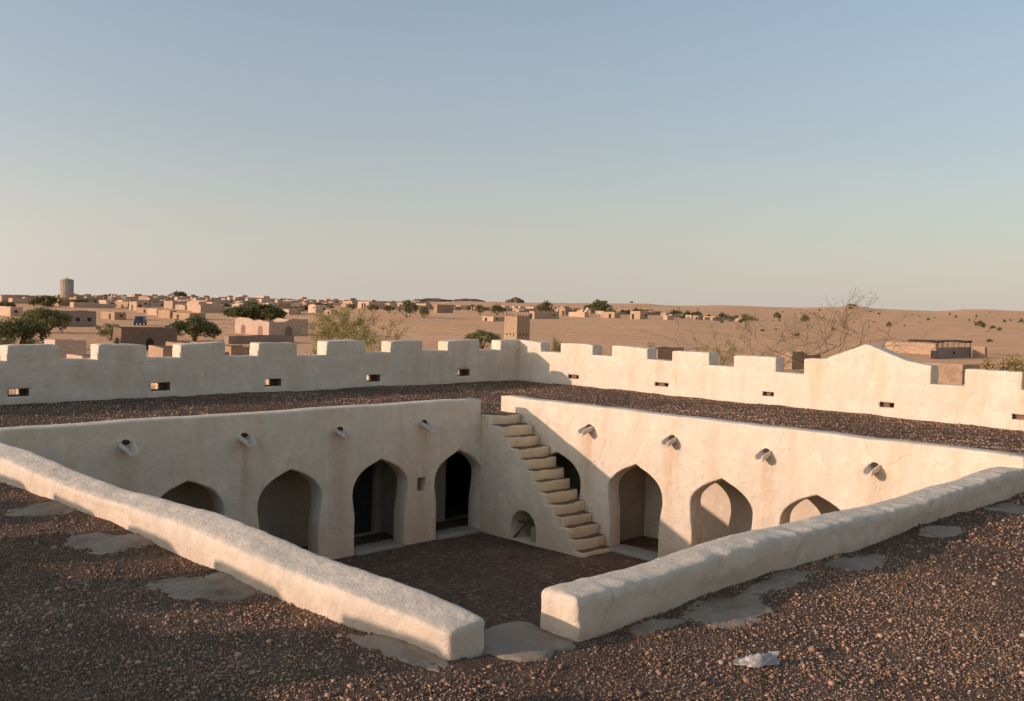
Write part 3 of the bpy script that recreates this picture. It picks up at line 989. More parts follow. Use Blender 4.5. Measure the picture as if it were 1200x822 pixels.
def gap_slab():
    bm = bmesh.new()
    out = [(12.72, 12.84), (12.79, 12.6), (12.74, 12.25), (12.5, 12.02), (12.15, 11.95), (11.88, 12.1), (11.86, 12.45), (11.87, 12.72), (12.02, 12.86), (12.25, 12.82), (12.45, 12.93)]
    n = len(out)
    cx, cy = sum(p[0] for p in out) / n, sum(p[1] for p in out) / n
    c = bm.verts.new((cx, cy, float(roof_z(cx, cy)) + 0.02)); prev = None
    lp = catmull(out + [out[0]], 8)[:-1]
    lp = [(x + 0.05 * noise.noise(Vector((x * 5, y * 5, 1))), y + (0.09 * noise.noise(Vector((x * 7, y * 7, 4))) if y > 12.7 else 0)) for x, y in lp]
    for q in (0.35, 0.7, 0.93, 1.0):
        rg = [bm.verts.new((cx + (x - cx) * q, cy + (y - cy) * q, float(roof_z(cx + (x - cx) * q, cy + (y - cy) * q)) + (0.016 if q < 1 else -0.04) + 0.010 * noise.noise(Vector((x * q, y * q, 0)) * 3))) for x, y in lp]
        for k in range(len(lp)):
            f = bm.faces.new((c, rg[k - 1], rg[k])) if prev is None else bm.faces.new((prev[k - 1], rg[k - 1], rg[k], prev[k]))
            f.smooth = True
        prev = rg
    tag(obj_bm('cement_slab', bm, M_APR), 'worn cement slab filling the gap between the two low parapets', 'slab')
    APR.append((12.4, 12.45, 0.55, 0.4))
gap_slab()

# --- loose gravel on the roof
def pebbles():
    g = np.random.default_rng(5)
    t = (1 + 5 ** 0.5) / 2
    V = np.array([(-1, t, 0), (1, t, 0), (-1, -t, 0), (1, -t, 0), (0, -1, t), (0, 1, t), (0, -1, -t), (0, 1, -t), (t, 0, -1), (t, 0, 1), (-t, 0, -1), (-t, 0, 1)], float)
    V /= np.linalg.norm(V[0])
    Fc = np.array([(0, 11, 5), (0, 5, 1), (0, 1, 7), (0, 7, 10), (0, 10, 11), (1, 5, 9), (5, 11, 4), (11, 10, 2), (10, 7, 6), (7, 1, 8), (3, 9, 4), (3, 4, 2), (3, 2, 6), (3, 6, 8), (3, 8, 9), (4, 9, 5), (2, 4, 11), (6, 2, 10), (8, 6, 7), (9, 8, 1)])
    def scatter(x0, x1, y0, y1, dens):
        n = int((x1 - x0) * (y1 - y0) * dens)
        return np.stack([g.uniform(x0, x1, n), g.uniform(y0, y1, n)], 1)
    near = [scatter(13.2, 17.3, 4.5, 13.2, 1700), scatter(6.5, 16.5, 12.7, 17.0, 1700)]
    mid = [scatter(13.2, 17.0, 0, 4.5, 220), scatter(-4, 6.5, 12.7, 17.0, 300)]
    far = [scatter(XR + .1, 13.5, YL + .1, -0.5, 110), scatter(XR + .1, -0.5, -0.5, 14, 150)]
    P = np.concatenate(near + mid + far)
    s = np.concatenate([g.lognormal(-5.0, 0.48, sum(map(len, near))), g.lognormal(-4.4, 0.4, sum(map(len, mid))), g.lognormal(-4.15, 0.4, sum(map(len, far)))])
    keep = np.ones(len(P), bool)
    for cx, cy, rx, ry in APR:
        d = ((P[:, 0] - cx) / rx) ** 2 + ((P[:, 1] - cy) / ry) ** 2
        keep &= (d > 0.25 + 0.95 * g.random(len(P))) | (g.random(len(P)) < 0.16)
    fld = np.sin(P[:, 0] * 1.7 + 1.3 * np.sin(P[:, 1] * 1.1)) + np.sin(P[:, 1] * 2.3 - 1.1 * np.sin(P[:, 0] * 0.8)) + 0.6 * np.sin(P[:, 0] * 5.1 + P[:, 1] * 3.7)
    keep &= g.random(len(P)) < np.clip(0.90 + 0.22 * fld, 0.45, 1.0)
    big = g.random(len(P)) < 0.004
    s = np.where(big, s * 2.4, s)
    P, s = P[keep], np.clip(s[keep], 0.0035, 0.036)
    N = len(P)
    A = g.normal(size=(N, 3, 3)); Q, _ = np.linalg.qr(A)
    sc = g.uniform(0.55, 1.25, (N, 1, 3)) * s[:, None, None]
    loc = (V[None] * (1 + 0.18 * g.normal(size=(N, 12, 1)))) * sc
    loc = np.einsum('nij,nkj->nki', Q, loc)
    loc[:, :, 2] *= 0.8
    z = roof_z(P[:, 0], P[:, 1]) + s * 0.25
    W = loc + np.stack([P[:, 0], P[:, 1], z], 1)[:, None, :]
    verts = W.reshape(-1, 3)
    faces = (Fc[None] + (np.arange(N) * 12)[:, None, None]).reshape(-1, 3)
    me = bpy.data.meshes.new('gravel')
    me.vertices.add(len(verts)); me.vertices.foreach_set('co', verts.ravel())
    me.loops.add(faces.size); me.loops.foreach_set('vertex_index', faces.ravel())
    me.polygons.add(len(faces)); me.polygons.foreach_set('loop_start', np.arange(0, faces.size, 3)); me.polygons.foreach_set('loop_total', np.full(len(faces), 3))
    me.update()
    lo, hi = np.array([0.08, 0.050, 0.032]), np.array([0.66, 0.405, 0.245])
    P_tone = 0.75 + 0.5 * (0.5 + 0.5 * np.sin(P[:, :1] * 0.9 + 1.7 * np.sin(P[:, 1:] * 0.7)))
    c = (lo + (hi - lo) * g.beta(1.7, 1.9, (N, 1))) * P_tone
    pale = g.random(N) < 0.05
    c[pale] = np.array([0.42, 0.33, 0.25]) * g.uniform(0.7, 1.25, (pale.sum(), 1))
    at = me.attributes.new('stone', 'FLOAT_COLOR', 'POINT')
    full = np.ones((N, 12, 4)); full[:, :, :3] = c[:, None, :]
    at.data.foreach_set('color', full.ravel())
    k = NT('loose_stone')
    a = k.n('ShaderNodeAttribute'); a.attribute_name = 'stone'
    col = k.mix(k.ramp(k.noise(120, 3), [(0.4, 0.0), (0.7, 0.45)]), a.outputs['Color'], (0.07, 0.045, 0.035))
    me.materials.append(k.done(col, None, 0.85))
    o = link(bpy.data.objects.new('gravel', me)); tag(o, 'loose brown gravel strewn over the roof', 'gravel', kind='stuff')
pebbles()

# --- crumpled plastic bag
def bag():
    bm = bmesh.new()
    bmesh.ops.create_icosphere(bm, subdivisions=4, radius=1.0)
    for v in bm.verts:
        p = v.co.copy()
        n1 = noise.noise(p * 1.6 + Vector((3, 1, 7)))
        n2 = abs(noise.noise(p * 4.5 + Vector((9, 2, 4))))
        k = 1 + 0.35 * n1 - 0.5 * n2 + 0.15 * abs(noise.noise(p * 11))
        x, y, z = p.x * k * 0.23, p.y * k * 0.10, max(-0.2, p.z) * k * 0.075
        z *= 1 + 0.9 * noise.noise(Vector((x * 14, y * 14, 2)))
        v.co = (x, y, max(z, -0.01) + 0.012)
    # a raised torn corner
    a = [Vector((0.10, -0.02, 0.03)), Vector((0.19, 0.0, 0.055)), Vector((0.24, 0.02, 0.11)), Vector((0.12, 0.05, 0.10))]
    vs_ = [bm.verts.new(p) for p in a]; bm.faces.new(vs_)
    v2 = [bm.verts.new(p) for p in (Vector((-0.18, 0.0, 0.02)), Vector((-0.30, -0.03, 0.015)), Vector((-0.26, 0.03, 0.05)), Vector((-0.12, 0.05, 0.06)))]; bm.faces.new(v2)
    for f in bm.faces: f.smooth = True
    o = obj_bm('plastic_bag', bm, M_BAG)
    o.scale = (0.85, 0.85, 0.85); o.location = (11.22, 14.22, 0.012); o.rotation_euler = (0, 0, R(148))
    tag(o, 'crumpled white plastic bag lying on the sunlit gravel', 'plastic bag')
bag()
#PART2
# ------------------------------------------------------------------ the town of mud houses
E1, E2 = Vector((1, 0, 0)), Vector((0, 1, 0))

def solve_len(K, d, px):
    k = K - CAM
    m = (px - 600) / FX
    return (m * k.dot(FW) - k.dot(RT)) / (d.dot(RT) - m * d.dot(FW))

def shell(bm, lx, ly, h, rng, uneven=0.06, rim=0.3, recess=0.45, seg=1.6, mats=(0, 1), z0=-1.2, ox=0.0, oy=0.0):
    """Flat-roofed mud house: uneven wall tops standing proud of a sunken roof; base corners at +-lx/2, +-ly/2."""
    pts = []
    nx, ny = max(1, int(lx / seg)), max(1, int(ly / seg))
    for k in range(nx): pts.append((-lx / 2 + lx * k / nx, -ly / 2))
    for k in range(ny): pts.append((lx / 2, -ly / 2 + ly * k / ny))
    for k in range(nx): pts.append((lx / 2 - lx * k / nx, ly / 2))
    for k in range(ny): pts.append((-lx / 2, ly / 2 - ly * k / ny))
    n = len(pts)
    bat = 0.10
    rims = [h + rng.uniform(-uneven, uneven * 0.6) for _ in range(n)]
    sx, sy = (lx / 2 - rim) / (lx / 2), (ly / 2 - rim) / (ly / 2)
    low = [bm.verts.new((x + ox, y + oy, z0)) for x, y in pts]
    top = [bm.verts.new((x * (1 - bat / lx) + ox, y * (1 - bat / ly) + oy, rims[i])) for i, (x, y) in enumerate(pts)]
    inn = [bm.verts.new((x * sx + ox, y * sy + oy, rims[i] - 0.02)) for i, (x, y) in enumerate(pts)]
    rf = [bm.verts.new((x * sx + ox, y * sy + oy, h - recess)) for x, y in pts]
    for i in range(n):
        for a, b, m in ((low, top, 0), (top, inn, 0), (inn, rf, 0)):
            bm.faces.new((a[i - 1], a[i], b[i], b[i - 1])).material_index = mats[0]
    bm.faces.new(rf).material_index = mats[1]
    return h - recess

def panel(bm, axis, sgn, face, u, z0, w, h, mat=0, proud=0.03, ox=0, oy=0):
    """A door leaf or shutter standing a little proud of a wall."""
    f0, f1 = sorted((face - sgn * 0.15, face + sgn * proud))
    if axis == 0: box(bm, (f0 + ox, u - w / 2 + oy, z0), (f1 + ox, u + w / 2 + oy, z0 + h), mat)
    else: box(bm, (u - w / 2 + ox, f0 + oy, z0), (u + w / 2 + ox, f1 + oy, z0 + h), mat)

def fit(pl, pm, pr, top, base=None, r=None, rz=0.0):
    K = ground_at(pm, base) if r is None else along(pm, r)
    e1 = Vector((math.cos(rz), math.sin(rz), 0)); e2 = Vector((-math.sin(rz), math.cos(rz), 0))
    lx = max(1.0, solve_len(K, -e1, pr)); ly = max(1.0, solve_len(K, -e2, pl))
    px, py = proj(K)
    h = max(0.6, (py - top) * depth_of(K) / FX)
    return K - e1 * lx / 2 - e2 * ly / 2, lx, ly, h

HOUSES = []
def house(label, spec, rz=0.0, mat=None, uneven=0.08, door=True, windows=1, seed=1, cat='house', name='mud_house', arches=0, roofed=True, r=None):
    pl, pm, pr, top, base = spec
    c, lx, ly, h = fit(pl, pm, pr, top, base, r, rz)
    if r is not None and roofed:                              # a room is never narrower than this
        ex, ey = max(0, 2.6 - lx), max(0, 2.4 - ly)
        lx, ly, c = lx + ex, ly + ey, c - E1 * ex / 2 - E2 * ey / 2
    rng = random.Random(seed)
    mat = mat or M_MUD
    root = empty(name, c, rz); tag(root, label, cat)
    HOUSES.append((c, max(lx, ly)))
    bm = bmesh.new()
    shell(bm, lx, ly, h, rng, uneven, mats=(0, 0), recess=0.45 if roofed else h - 0.2)
    obj_bm('wall', bm, mat, root)
    if roofed:
        bm = bmesh.new()
        box(bm, (-lx / 2 + 0.31, -ly / 2 + 0.31, h - 0.6), (lx / 2 - 0.31, ly / 2 - 0.31, h - 0.42))
        obj_bm('roof', bm, M_MUDR, root)
    if door:
        bm = bmesh.new(); panel(bm, 0, 1, lx / 2, rng.uniform(-.2, .2) * ly, -0.2, 0.95, min(2.1, h * 0.75) + 0.2); obj_bm('door', bm, M_DARK, root)
    for k in range(windows):
        bm = bmesh.new(); panel(bm, 1, 1, ly / 2, (-0.5 + (k + 0.5) / windows) * lx + rng.uniform(-.3, .3), min(1.1, h * 0.4), 0.7, min(0.7, h * 0.25)); obj_bm('window', bm, M_DARK, root)
    for k in range(arches):                                     # blind or open arches on the visible faces; recess shade is in the panel colour
        for axis, L, half in ((0, ly, lx / 2), (1, lx, ly / 2)):
            n = max(1, int(L / 4.2))
            if k >= n: continue
            u = (-0.5 + (k + 0.5) / n) * L
            bm = bmesh.new()
            w, hh = (0.48, min(1.5, h * 0.55)) if roofed else (0.75, min(1.9, h * 0.62))
            prof = [(-w, 0), (w, 0), (w, hh * 0.6), (w * 0.7, hh * 0.88), (0, hh), (-w * 0.7, hh * 0.88), (-w, hh * 0.6)]
            a = [bm.verts.new((half + 0.02, u + x, z) if axis == 0 else (u + x, half + 0.02, z)) for x, z in prof]
            b = [bm.verts.new((half - 0.2, u + x, z) if axis == 0 else (u + x, half - 0.2, z)) for x, z in prof]
            bm.faces.new(a)
            for i in range(len(a)): bm.faces.new((a[i - 1], a[i], b[i], b[i - 1]))
            obj_bm('arch', bm, M_DARK if roofed else M_STONE, root)
    return root, lx, ly, h

# houses large enough to be told apart
house('long dark mud house with a flat sand-coloured roof beyond the dull acacia', (50, 58, 113, 364, 383), seed=2, windows=4, mat=M_STONE)
house('low mud house with dark arched doorway just above the shaded battlements', (137, 142, 208, 384, None), r=128, seed=3, windows=0, door=False, arches=2, mat=M_STONE)
house('roofless ruin with blind arches and a crumbled wall top among acacias', (275, 315, 361, 375, 394), seed=4, windows=0, door=False, uneven=0.5, arches=3, roofed=False, mat=M_RUIN, name='ruined_house', cat='ruin')
house('small pink mud house by the olive bush beyond the open sand', (118, 134, 148, 366, 375), seed=5)
house('pink mud house with a dark side at the edge of the frame', (-18, 12, 27, 360, 371), seed=6)
house('tiny pink mud hut beside the dark sided house at the edge', (27, 33, 40, 365.5, 371.5), seed=7, windows=0)
house('pink mud block showing low in a notch of the shaded battlements', (178, 191, 202, 407, None), r=75, seed=8, windows=1, door=False)
house('pale mud house rising just over a merlon of the shaded battlements', (193, 214, 236, 402, None), r=95, seed=9)
house('brown mud house filling the notch nearest the roofless ruin', (263, 271, 293, 406, None), r=92, seed=10)
house('dark brown mud house in the notch below the round bush', (58, 64, 80, 399, None), r=88, seed=11, windows=0)
house('very small mud store low in the notch near the dark house', (88, 96, 104, 417.5, None), r=62, seed=12, windows=0, door=False)
house('low enclosure wall in front of the roofless ruin', (262, 268, 345, 393.5, None), r=150, seed=13, windows=0, door=False, uneven=0.15, roofed=False, name='enclosure_wall', cat='wall', mat=M_STONE)
house('mud brick house seen through the notch beside the pointed gable', (1036, 1131, 1137, 428, None), r=60, seed=14, windows=0, uneven=0.05)
house('pink walled compound beyond the pointed gable', (1036, 1096, 1100, 403, 416), seed=15, windows=0, door=False, roofed=False, name='compound_wall', cat='compound')
house('dark grey stone hut at the end of the pink compound', (1094, 1097, 1138, 408, 421), seed=16, windows=1, mat=M_STONE)
house('low sunlit yard wall beyond the dark stone hut', (1139, 1154, 1157, 407, 420), seed=17, windows=0, door=False, roofed=False, uneven=0.2, name='yard_wall', cat='wall')
house('brown ruined wall seen through a notch of the sunlit battlements', (766, 772, 801, 407, None), r=98, seed=18, windows=0, door=False, uneven=0.3, roofed=False, name='ruined_wall', cat='wall', mat=M_RUIN)
house('brown mud wall low behind the battlements near the bare tree', (905, 930, 962, 415, None), r=120, seed=19, windows=0, door=False, uneven=0.3, roofed=False, name='ruined_wall', cat='wall', mat=M_RUIN)
# brush canopy beside the pink compound
def canopy(label, px, base, w, d, h):
    p = ground_at(px, base)
    root = empty('brush_canopy', p); tag(root, label, 'canopy')
    bm = bmesh.new()
    rbox(bm, (-d / 2, -w / 2, h - 0.3), (d / 2, w / 2, h), 0.1, 0.4, (0.12, 1.0, 0.05, 4)); obj_bm('brush_roof', bm, M_DARK, root)
    for sx in (-1, 1):
        for sy in (-1, 0, 1):
            bm = bmesh.new(); tube(bm, [Vector((sx * (d / 2 - .3), sy * (w / 2 - .3), -0.3)), Vector((sx * (d / 2 - .3), sy * (w / 2 - .3), h - .2))], [.07, .06], 6); obj_bm('post', bm, M_WOOD, root)
canopy('dark brush canopy on posts inside the pink compound', 1085, 414, 5.5, 3.0, 2.3)
canopy('dark brush canopy over the dark stone hut', 1120, 416, 4.5, 3.0, 2.5)

# one mesh for each kind of small far house, then copies
def far_kind(k, rng):
    bm = bmesh.new()
    lx, ly, h = rng.uniform(6, 13), rng.uniform(4, 8), rng.uniform(1.9, 2.7)
    shell(bm, lx, ly, h, rng, 0.10, mats=(0, 1))
    for q in range(rng.randint(1, 2)): panel(bm, 0, 1, lx / 2, rng.uniform(-.35, .35) * ly, -0.2, 1.0, 2.1, 2)
    for q in range(rng.randint(1, 3)): panel(bm, 1, 1, ly / 2, rng.uniform(-.4, .4) * lx, 1.0, 0.7, 0.7, 2)
    if k % 6 == 0:                                              # an upper room
        a, b = lx * rng.uniform(.35, .5), ly * rng.uniform(.4, .6)
        shell(bm, a, b, h + rng.uniform(1.2, 1.7), rng, 0.08, z0=h - 0.6, ox=-lx / 2 + a / 2 + 0.3 + rng.random(), oy=rng.uniform(-.15, .15) * ly)
    if k % 3 == 1 or k % 6 == 3:                                              # a walled yard
        a = rng.uniform(4, 7)
        shell(bm, a, ly, rng.uniform(1.3, 1.9), rng, 0.15, rim=0.3, recess=1.25, ox=lx / 2 + a / 2 + 0.02)
    if k % 3 == 2:                                              # a lower wing
        a, b = rng.uniform(3, 5), rng.uniform(3, ly)
        shell(bm, a, b, h * rng.uniform(.6, .85), rng, 0.1, ox=rng.uniform(-.2, .2) * lx, oy=ly / 2 + b / 2 + 0.02)
    me = bpy.data.meshes.new('mud_house')
    bmesh.ops.recalc_face_normals(bm, faces=bm.faces[:])
    bm.to_mesh(me); bm.free()
    for m in (M_MUD, M_MUDR, M_DARK): me.materials.append(m)
    return me
rngT = random.Random(77)
KINDS = [far_kind(k, rngT) for k in range(12)]

def zone(px, r):
    if px < 108: return 'far mud house among the trees round the water tower', 'mud houses near the water tower'
    if px < 335:
        if r < 520: return 'mud house in the nearer rows of the crowded town on the slope', 'mud houses in the nearer rows of the town'
        return 'tiny far mud house on the crest of the crowded town', 'mud houses on the crest of the town'
    if px < 478: return 'far mud house where the town thins out above the feathery tree', 'mud houses at the thinning end of the town'
    if px < 690: return 'far mud house of the village across the sand behind the square tower', 'mud houses of the village across the sand'
    return 'far low mud house in the scattered row at the end of the village', 'mud houses at the scattered end of the village'

def put_far(p, rz, scale, px, r):
    o = bpy.data.objects.new('mud_house', rngT.choice(KINDS))
    o.location = p; o.rotation_euler = (0, 0, rz)
    o.scale = scale
    lab, grp = zone(px, r)
    tag(o, lab, 'house', grp)
    COL.objects.link(o)

# rows picked out one by one: walls in the sun, sides in shade
ROWS = [(151, 160, 166, 353.6, 364), (160, 172, 176, 361, 367), (172, 184, 188, 362, 370), (185, 199, 207, 364, 373.5), (202, 222, 241, 367, 375), (208, 218, 222, 352, 359),
        (219, 233, 242, 353.5, 365), (230, 246, 256, 354, 362), (251, 266, 272, 360, 366), (268, 276, 283, 364, 369.5), (162, 173, 180, 347.5, 355), (175, 186, 193, 348, 354),
        (278, 284, 290, 346, 356), (283, 290, 298, 354, 359), (361, 370, 383, 357.5, 367), (380, 388, 396, 363.5, 369), (376, 383, 390, 355, 360), (90, 101, 106, 351, 357), (112, 124, 132, 352, 359),
        (134, 150, 154, 354, 362), (487, 499, 506, 356, 363), (508, 512, 531, 357, 367), (565, 578, 592, 371, 377), (620, 626, 655, 365, 374), (655, 662, 668, 361.5, 370), (666, 685, 690, 366, 372),
        (704, 720, 727, 366, 373), (738, 750, 759, 365, 374.5), (775, 782, 790, 370, 375), (812, 818, 824, 370, 375), (832, 838, 845, 371, 376), (300, 309, 316, 347, 353), (325, 333, 340, 357, 362), (340, 352, 360, 358, 364)]
PLACED = []
for n, (pl, pm, pr, top, base) in enumerate(ROWS):
    rz = rngT.uniform(-0.06, 0.06)
    c, lx, ly, h = fit(pl, pm, pr, top, base, None, rz)
    lx, ly = min(lx, 22), min(ly, 18)
    bm = bmesh.new(); rg = random.Random(300 + n)
    shell(bm, lx, ly, h, rg, 0.10, mats=(0, 1))
    if rg.random() < 0.6: panel(bm, 0, 1, lx / 2, rg.uniform(-.3, .3) * ly, -0.2, 1.0, min(2.0, h * .8), 2)
    if rg.random() < 0.7: panel(bm, 1, 1, ly / 2, rg.uniform(-.3, .3) * lx, h * .4, 0.8, h * .25, 2)
    o = obj_bm('mud_house', bm, (M_MUD, M_MUDR, M_DARK)); o.location = c; o.rotation_euler = (0, 0, rz)
    r = (c - CAM).length
    lab, grp = zone(pm, r); tag(o, lab, 'house', grp)
    PLACED.append((c.x, c.y, max(lx, ly) * 0.6))

def scatter_houses(n, px0, px1, r0, r1, bias=1.0, seed=1, smin=0.8, smax=1.15, keepout=()):
    g = random.Random(seed)
    made = tries = 0
    while made < n and tries < n * 40:
        tries += 1
        px = g.uniform(px0, px1); r = r0 + (r1 - r0) * g.random() ** bias
        if any(a <= px <= b and c <= r <= d for a, b, c, d in keepout): continue
        p = along(px, r)
        if any((p.x - x) ** 2 + (p.y - y) ** 2 < (q + 4.2) ** 2 for x, y, q in PLACED): continue
        s = g.uniform(smin, smax)
        put_far(p, g.uniform(-0.12, 0.12) + (math.pi if g.random() < 0.25 else 0), (s * g.uniform(.8, 1.2), s * g.uniform(.8, 1.2), s * g.uniform(.85, 1.15)), px, r)
        PLACED.append((p.x, p.y, 6.0)); made += 1
scatter_houses(95, 90, 345, 330, 640, 0.9, 11, keepout=((100, 215, 0, 390),))
scatter_houses(85, 60, 400, 640, 960, 1.0, 12)
scatter_houses(14, -20, 100, 380, 760, 0.8, 13)
scatter_houses(34, 335, 500, 480, 820, 0.9, 14)
scatter_houses(44, 478, 700, 440, 600, 0.8, 15, 0.5, 0.9)
scatter_houses(26, 690, 885, 430, 500, 0.8, 16, 0.4, 0.7)

# --- round concrete water tower
def water_tower():
    p = ground_at(78.3, 353.5)
    k = depth_of(p) / FX
    rad, h = 7.2 * k, (proj(p)[1] - 329.0) * k
    root = empty('water_tower', p); tag(root, 'round concrete water tower standing over the town against the sky', 'water tower')
    bm = bmesh.new()
    n = 40
    tube(bm, [Vector((0, 0, -2)), Vector((0, 0, h))], [rad, rad], n)
    for q in range(20):                                         # upright ribs
        a = 2 * math.pi * q / 20
        c, s = math.cos(a), math.sin(a)
        tube(bm, [Vector((c * rad, s * rad, -2)), Vector((c * rad, s * rad, h - 0.1))], [rad * 0.03] * 2, 5)
    obj_bm('shaft', bm, M_TOWER, root)
    bm = bmesh.new(); tube(bm, [Vector((0, 0, h + 0.002)), Vector((0, 0, h + 0.045 * h)), Vector((0, 0, h + 0.09 * h))], [rad * 1.03, rad * 1.03, rad * 0.3], n)
    obj_bm('roof_cap', bm, M_TOWER, root)
    bm = bmesh.new(); tube(bm, [Vector((0, 0, h * 1.08)), Vector((0, 0, h * 1.17))], [rad * 0.10, rad * 0.07], 8)
    obj_bm('vent', bm, M_TOWER, root)
water_tower()

# --- square stone tower with pinnacles
def square_tower():
    K = along(606, 116)
    lx, ly = solve_len(K, -E1, 624.3), solve_len(K, -E2, 593.2)
    lx = ly = (lx + ly) / 2
    h = (proj(K)[1] - 371.0) * depth_of(K) / FX
    c = K - E1 * lx / 2 - E2 * ly / 2
    root = empty('square_tower', c); tag(root, 'square stone tower with small pinnacles above the corner of the battlements', 'tower')
    k = NT('tower_masonry')
    br = k.n('ShaderNodeTexBrick')
    br.inputs['Scale'].default_value = 1.0
    br.inputs['Brick Width'].default_value = 0.42; br.inputs['Row Height'].default_value = 0.16; br.inputs['Mortar Size'].default_value = 0.018
    sep = k.n('ShaderNodeSeparateXYZ'); k.l(k.geo.outputs['Position'], sep.inputs[0])
    cmb = k.n('ShaderNodeCombineXYZ'); k.l(k.math('ADD', sep.outputs[0], sep.outputs[1]), cmb.inputs[0]); k.l(sep.outputs[2], cmb.inputs[1])
    k.l(cmb.outputs[0], br.inputs['Vector'])
    br.inputs['Color1'].default_value = (0.50, 0.35, 0.22, 1); br.inputs['Color2'].default_value = (0.42, 0.29, 0.185, 1); br.inputs['Mortar'].default_value = (0.33, 0.23, 0.15, 1)
    col = k.mix(k.ramp(k.noise(1.2, 5), [(0.4, 0.0), (0.7, 0.4)]), br.outputs[0], (0.34, 0.23, 0.14))
    m = k.done(col, k.bump(br.outputs[1], 0.6, -0.03))
    bm = bmesh.new()
    shell(bm, lx, ly, h, random.Random(3), 0.02, rim=0.3, recess=0.4, mats=(0, 0))
    o = obj_bm('tower_body', bm, m, root)
    pos = []
    for q in range(5):
        t = -0.5 + q / 4
        pos += [(t * (lx - .34), -ly / 2 + .17), (t * (lx - .34), ly / 2 - .17)]
        if 0 < q < 4: pos += [(-lx / 2 + .17, t * (ly - .34)), (lx / 2 - .17, t * (ly - .34))]
    for x, y in pos:
        corner = abs(abs(x) - (lx / 2 - .17)) < .01 and abs(abs(y) - (ly / 2 - .17)) < .01
        hh = 0.55 if corner else 0.26
        bm = bmesh.new(); tube(bm, [Vector((x, y, h - 0.04)), Vector((x, y, h + hh * .55)), Vector((x, y, h + hh))], [0.17, 0.12, 0.03], 6)
        obj_bm('pinnacle', bm, m, root)
    for axis, L, half in ((0, ly, lx / 2), (1, lx, ly / 2)):
        for q in range(3):
            bm = bmesh.new(); panel(bm, axis, 1, half - 0.04, (-0.25 + 0.25 * q) * L, h - 2.25, 0.16, 0.26, 0, 0.035); obj_bm('window', bm, M_DARK, root)
square_tower()

# --- dark rocks on the skyline
def outcrop(label, px, r, w, h, seed):
    p = along(px, r)
    bm = bmesh.new()
    bmesh.ops.create_icosphere(bm, subdivisions=4, radius=1.0)
    for v in bm.verts:
        q = v.co.copy()
        k = 1 + 0.35 * noise.noise(q * 1.7 + Vector((seed, 2, 1))) + 0.2 * noise.noise(q * 4 + Vector((seed, 5, 1)))
        v.co = Vector((q.x * w / 2 * k, q.y * w / 2 * k, max(q.z, -0.3) * h * k * (1 + 0.4 * noise.noise(Vector((q.x * 3, q.y * 3, seed))))))
    o = obj_bm('rock_outcrop', bm, M_ROCK); o.location = p
    tag(o, label, 'rock')
outcrop('dark rock outcrop on the skyline behind the square tower', 603, 1650, 30, 7.5, 3)
outcrop('small dark rock outcrop on the dune crest behind the bare tree', 997, 1700, 14, 5, 8)
outcrop('low dark ridge on the skyline above the thinning town', 508, 1750, 70, 5, 5)
outcrop('faint low ridge on the skyline beyond the crowded town', 548, 1800, 60, 4.5, 6)

# --- parked truck on the sandy street
def truck():
    p = ground_at(164.5, 381.5)
    root = empty('parked_truck', p, R(52)); tag(root, 'dark blue truck with a pale tarpaulin parked on the sandy street', 'truck')
    bm = bmesh.new(); rbox(bm, (-2.1, -0.85, 0.5), (0.6, 0.85, 1.15), 0.08, 0.5, None); obj_bm('load_bed', bm, M_BLUE, root)
    bm = bmesh.new(); rbox(bm, (-2.0, -0.8, 1.152), (0.5, 0.8, 2.0), 0.25, 0.3, (0.1, 1.2, 0.03, 5)); obj_bm('tarpaulin', bm, M_PALE, root)
    bm = bmesh.new(); rbox(bm, (0.62, -0.85, 0.5), (1.75, 0.85, 1.95), 0.18, 0.3, None); cab = obj_bm('cab', bm, M_BLUE, root)
    bm = bmesh.new(); rbox(bm, (1.752, -0.83, 0.5), (2.55, 0.83, 1.15), 0.15, 0.3, None); obj_bm('bonnet', bm, M_BLUE, root)
    bm = bmesh.new(); box(bm, (1.70, -0.68, 1.25), (1.77, 0.68, 1.8)); obj_bm('windscreen', bm, M_GLASS, cab)
    for s in (-1, 1):
        bm = bmesh.new(); box(bm, (0.85, s * 0.86 - 0.02, 1.25), (1.5, s * 0.86 + 0.02, 1.75)); obj_bm('side_window', bm, M_GLASS, cab)
        for x in (-1.4, 1.6):
            bm = bmesh.new(); tube(bm, [Vector((x, s * 0.62, 0.38)), Vector((x, s * 0.88, 0.38))], [0.38, 0.38], 16)
            w = obj_bm('wheel', bm, M_RUB, root)
            bm = bmesh.new(); tube(bm, [Vector((x, s * 0.86, 0.38)), Vector((x, s * 0.90, 0.38))], [0.2, 0.18], 12); obj_bm('rim', bm, M_PALE, w)
truck()
p = ground_at(74, 385.5)
bm = bmesh.new(); tube(bm, [Vector((0, 0, -0.3)), Vector((0, 0, 0.8)), Vector((0, 0, 0.95))], [0.14, 0.12, 0.05], 8)
o = obj_bm('marker_post', bm, M_WPOST); o.location = p; tag(o, 'small white marker post on the sand below the long dark house', 'post')

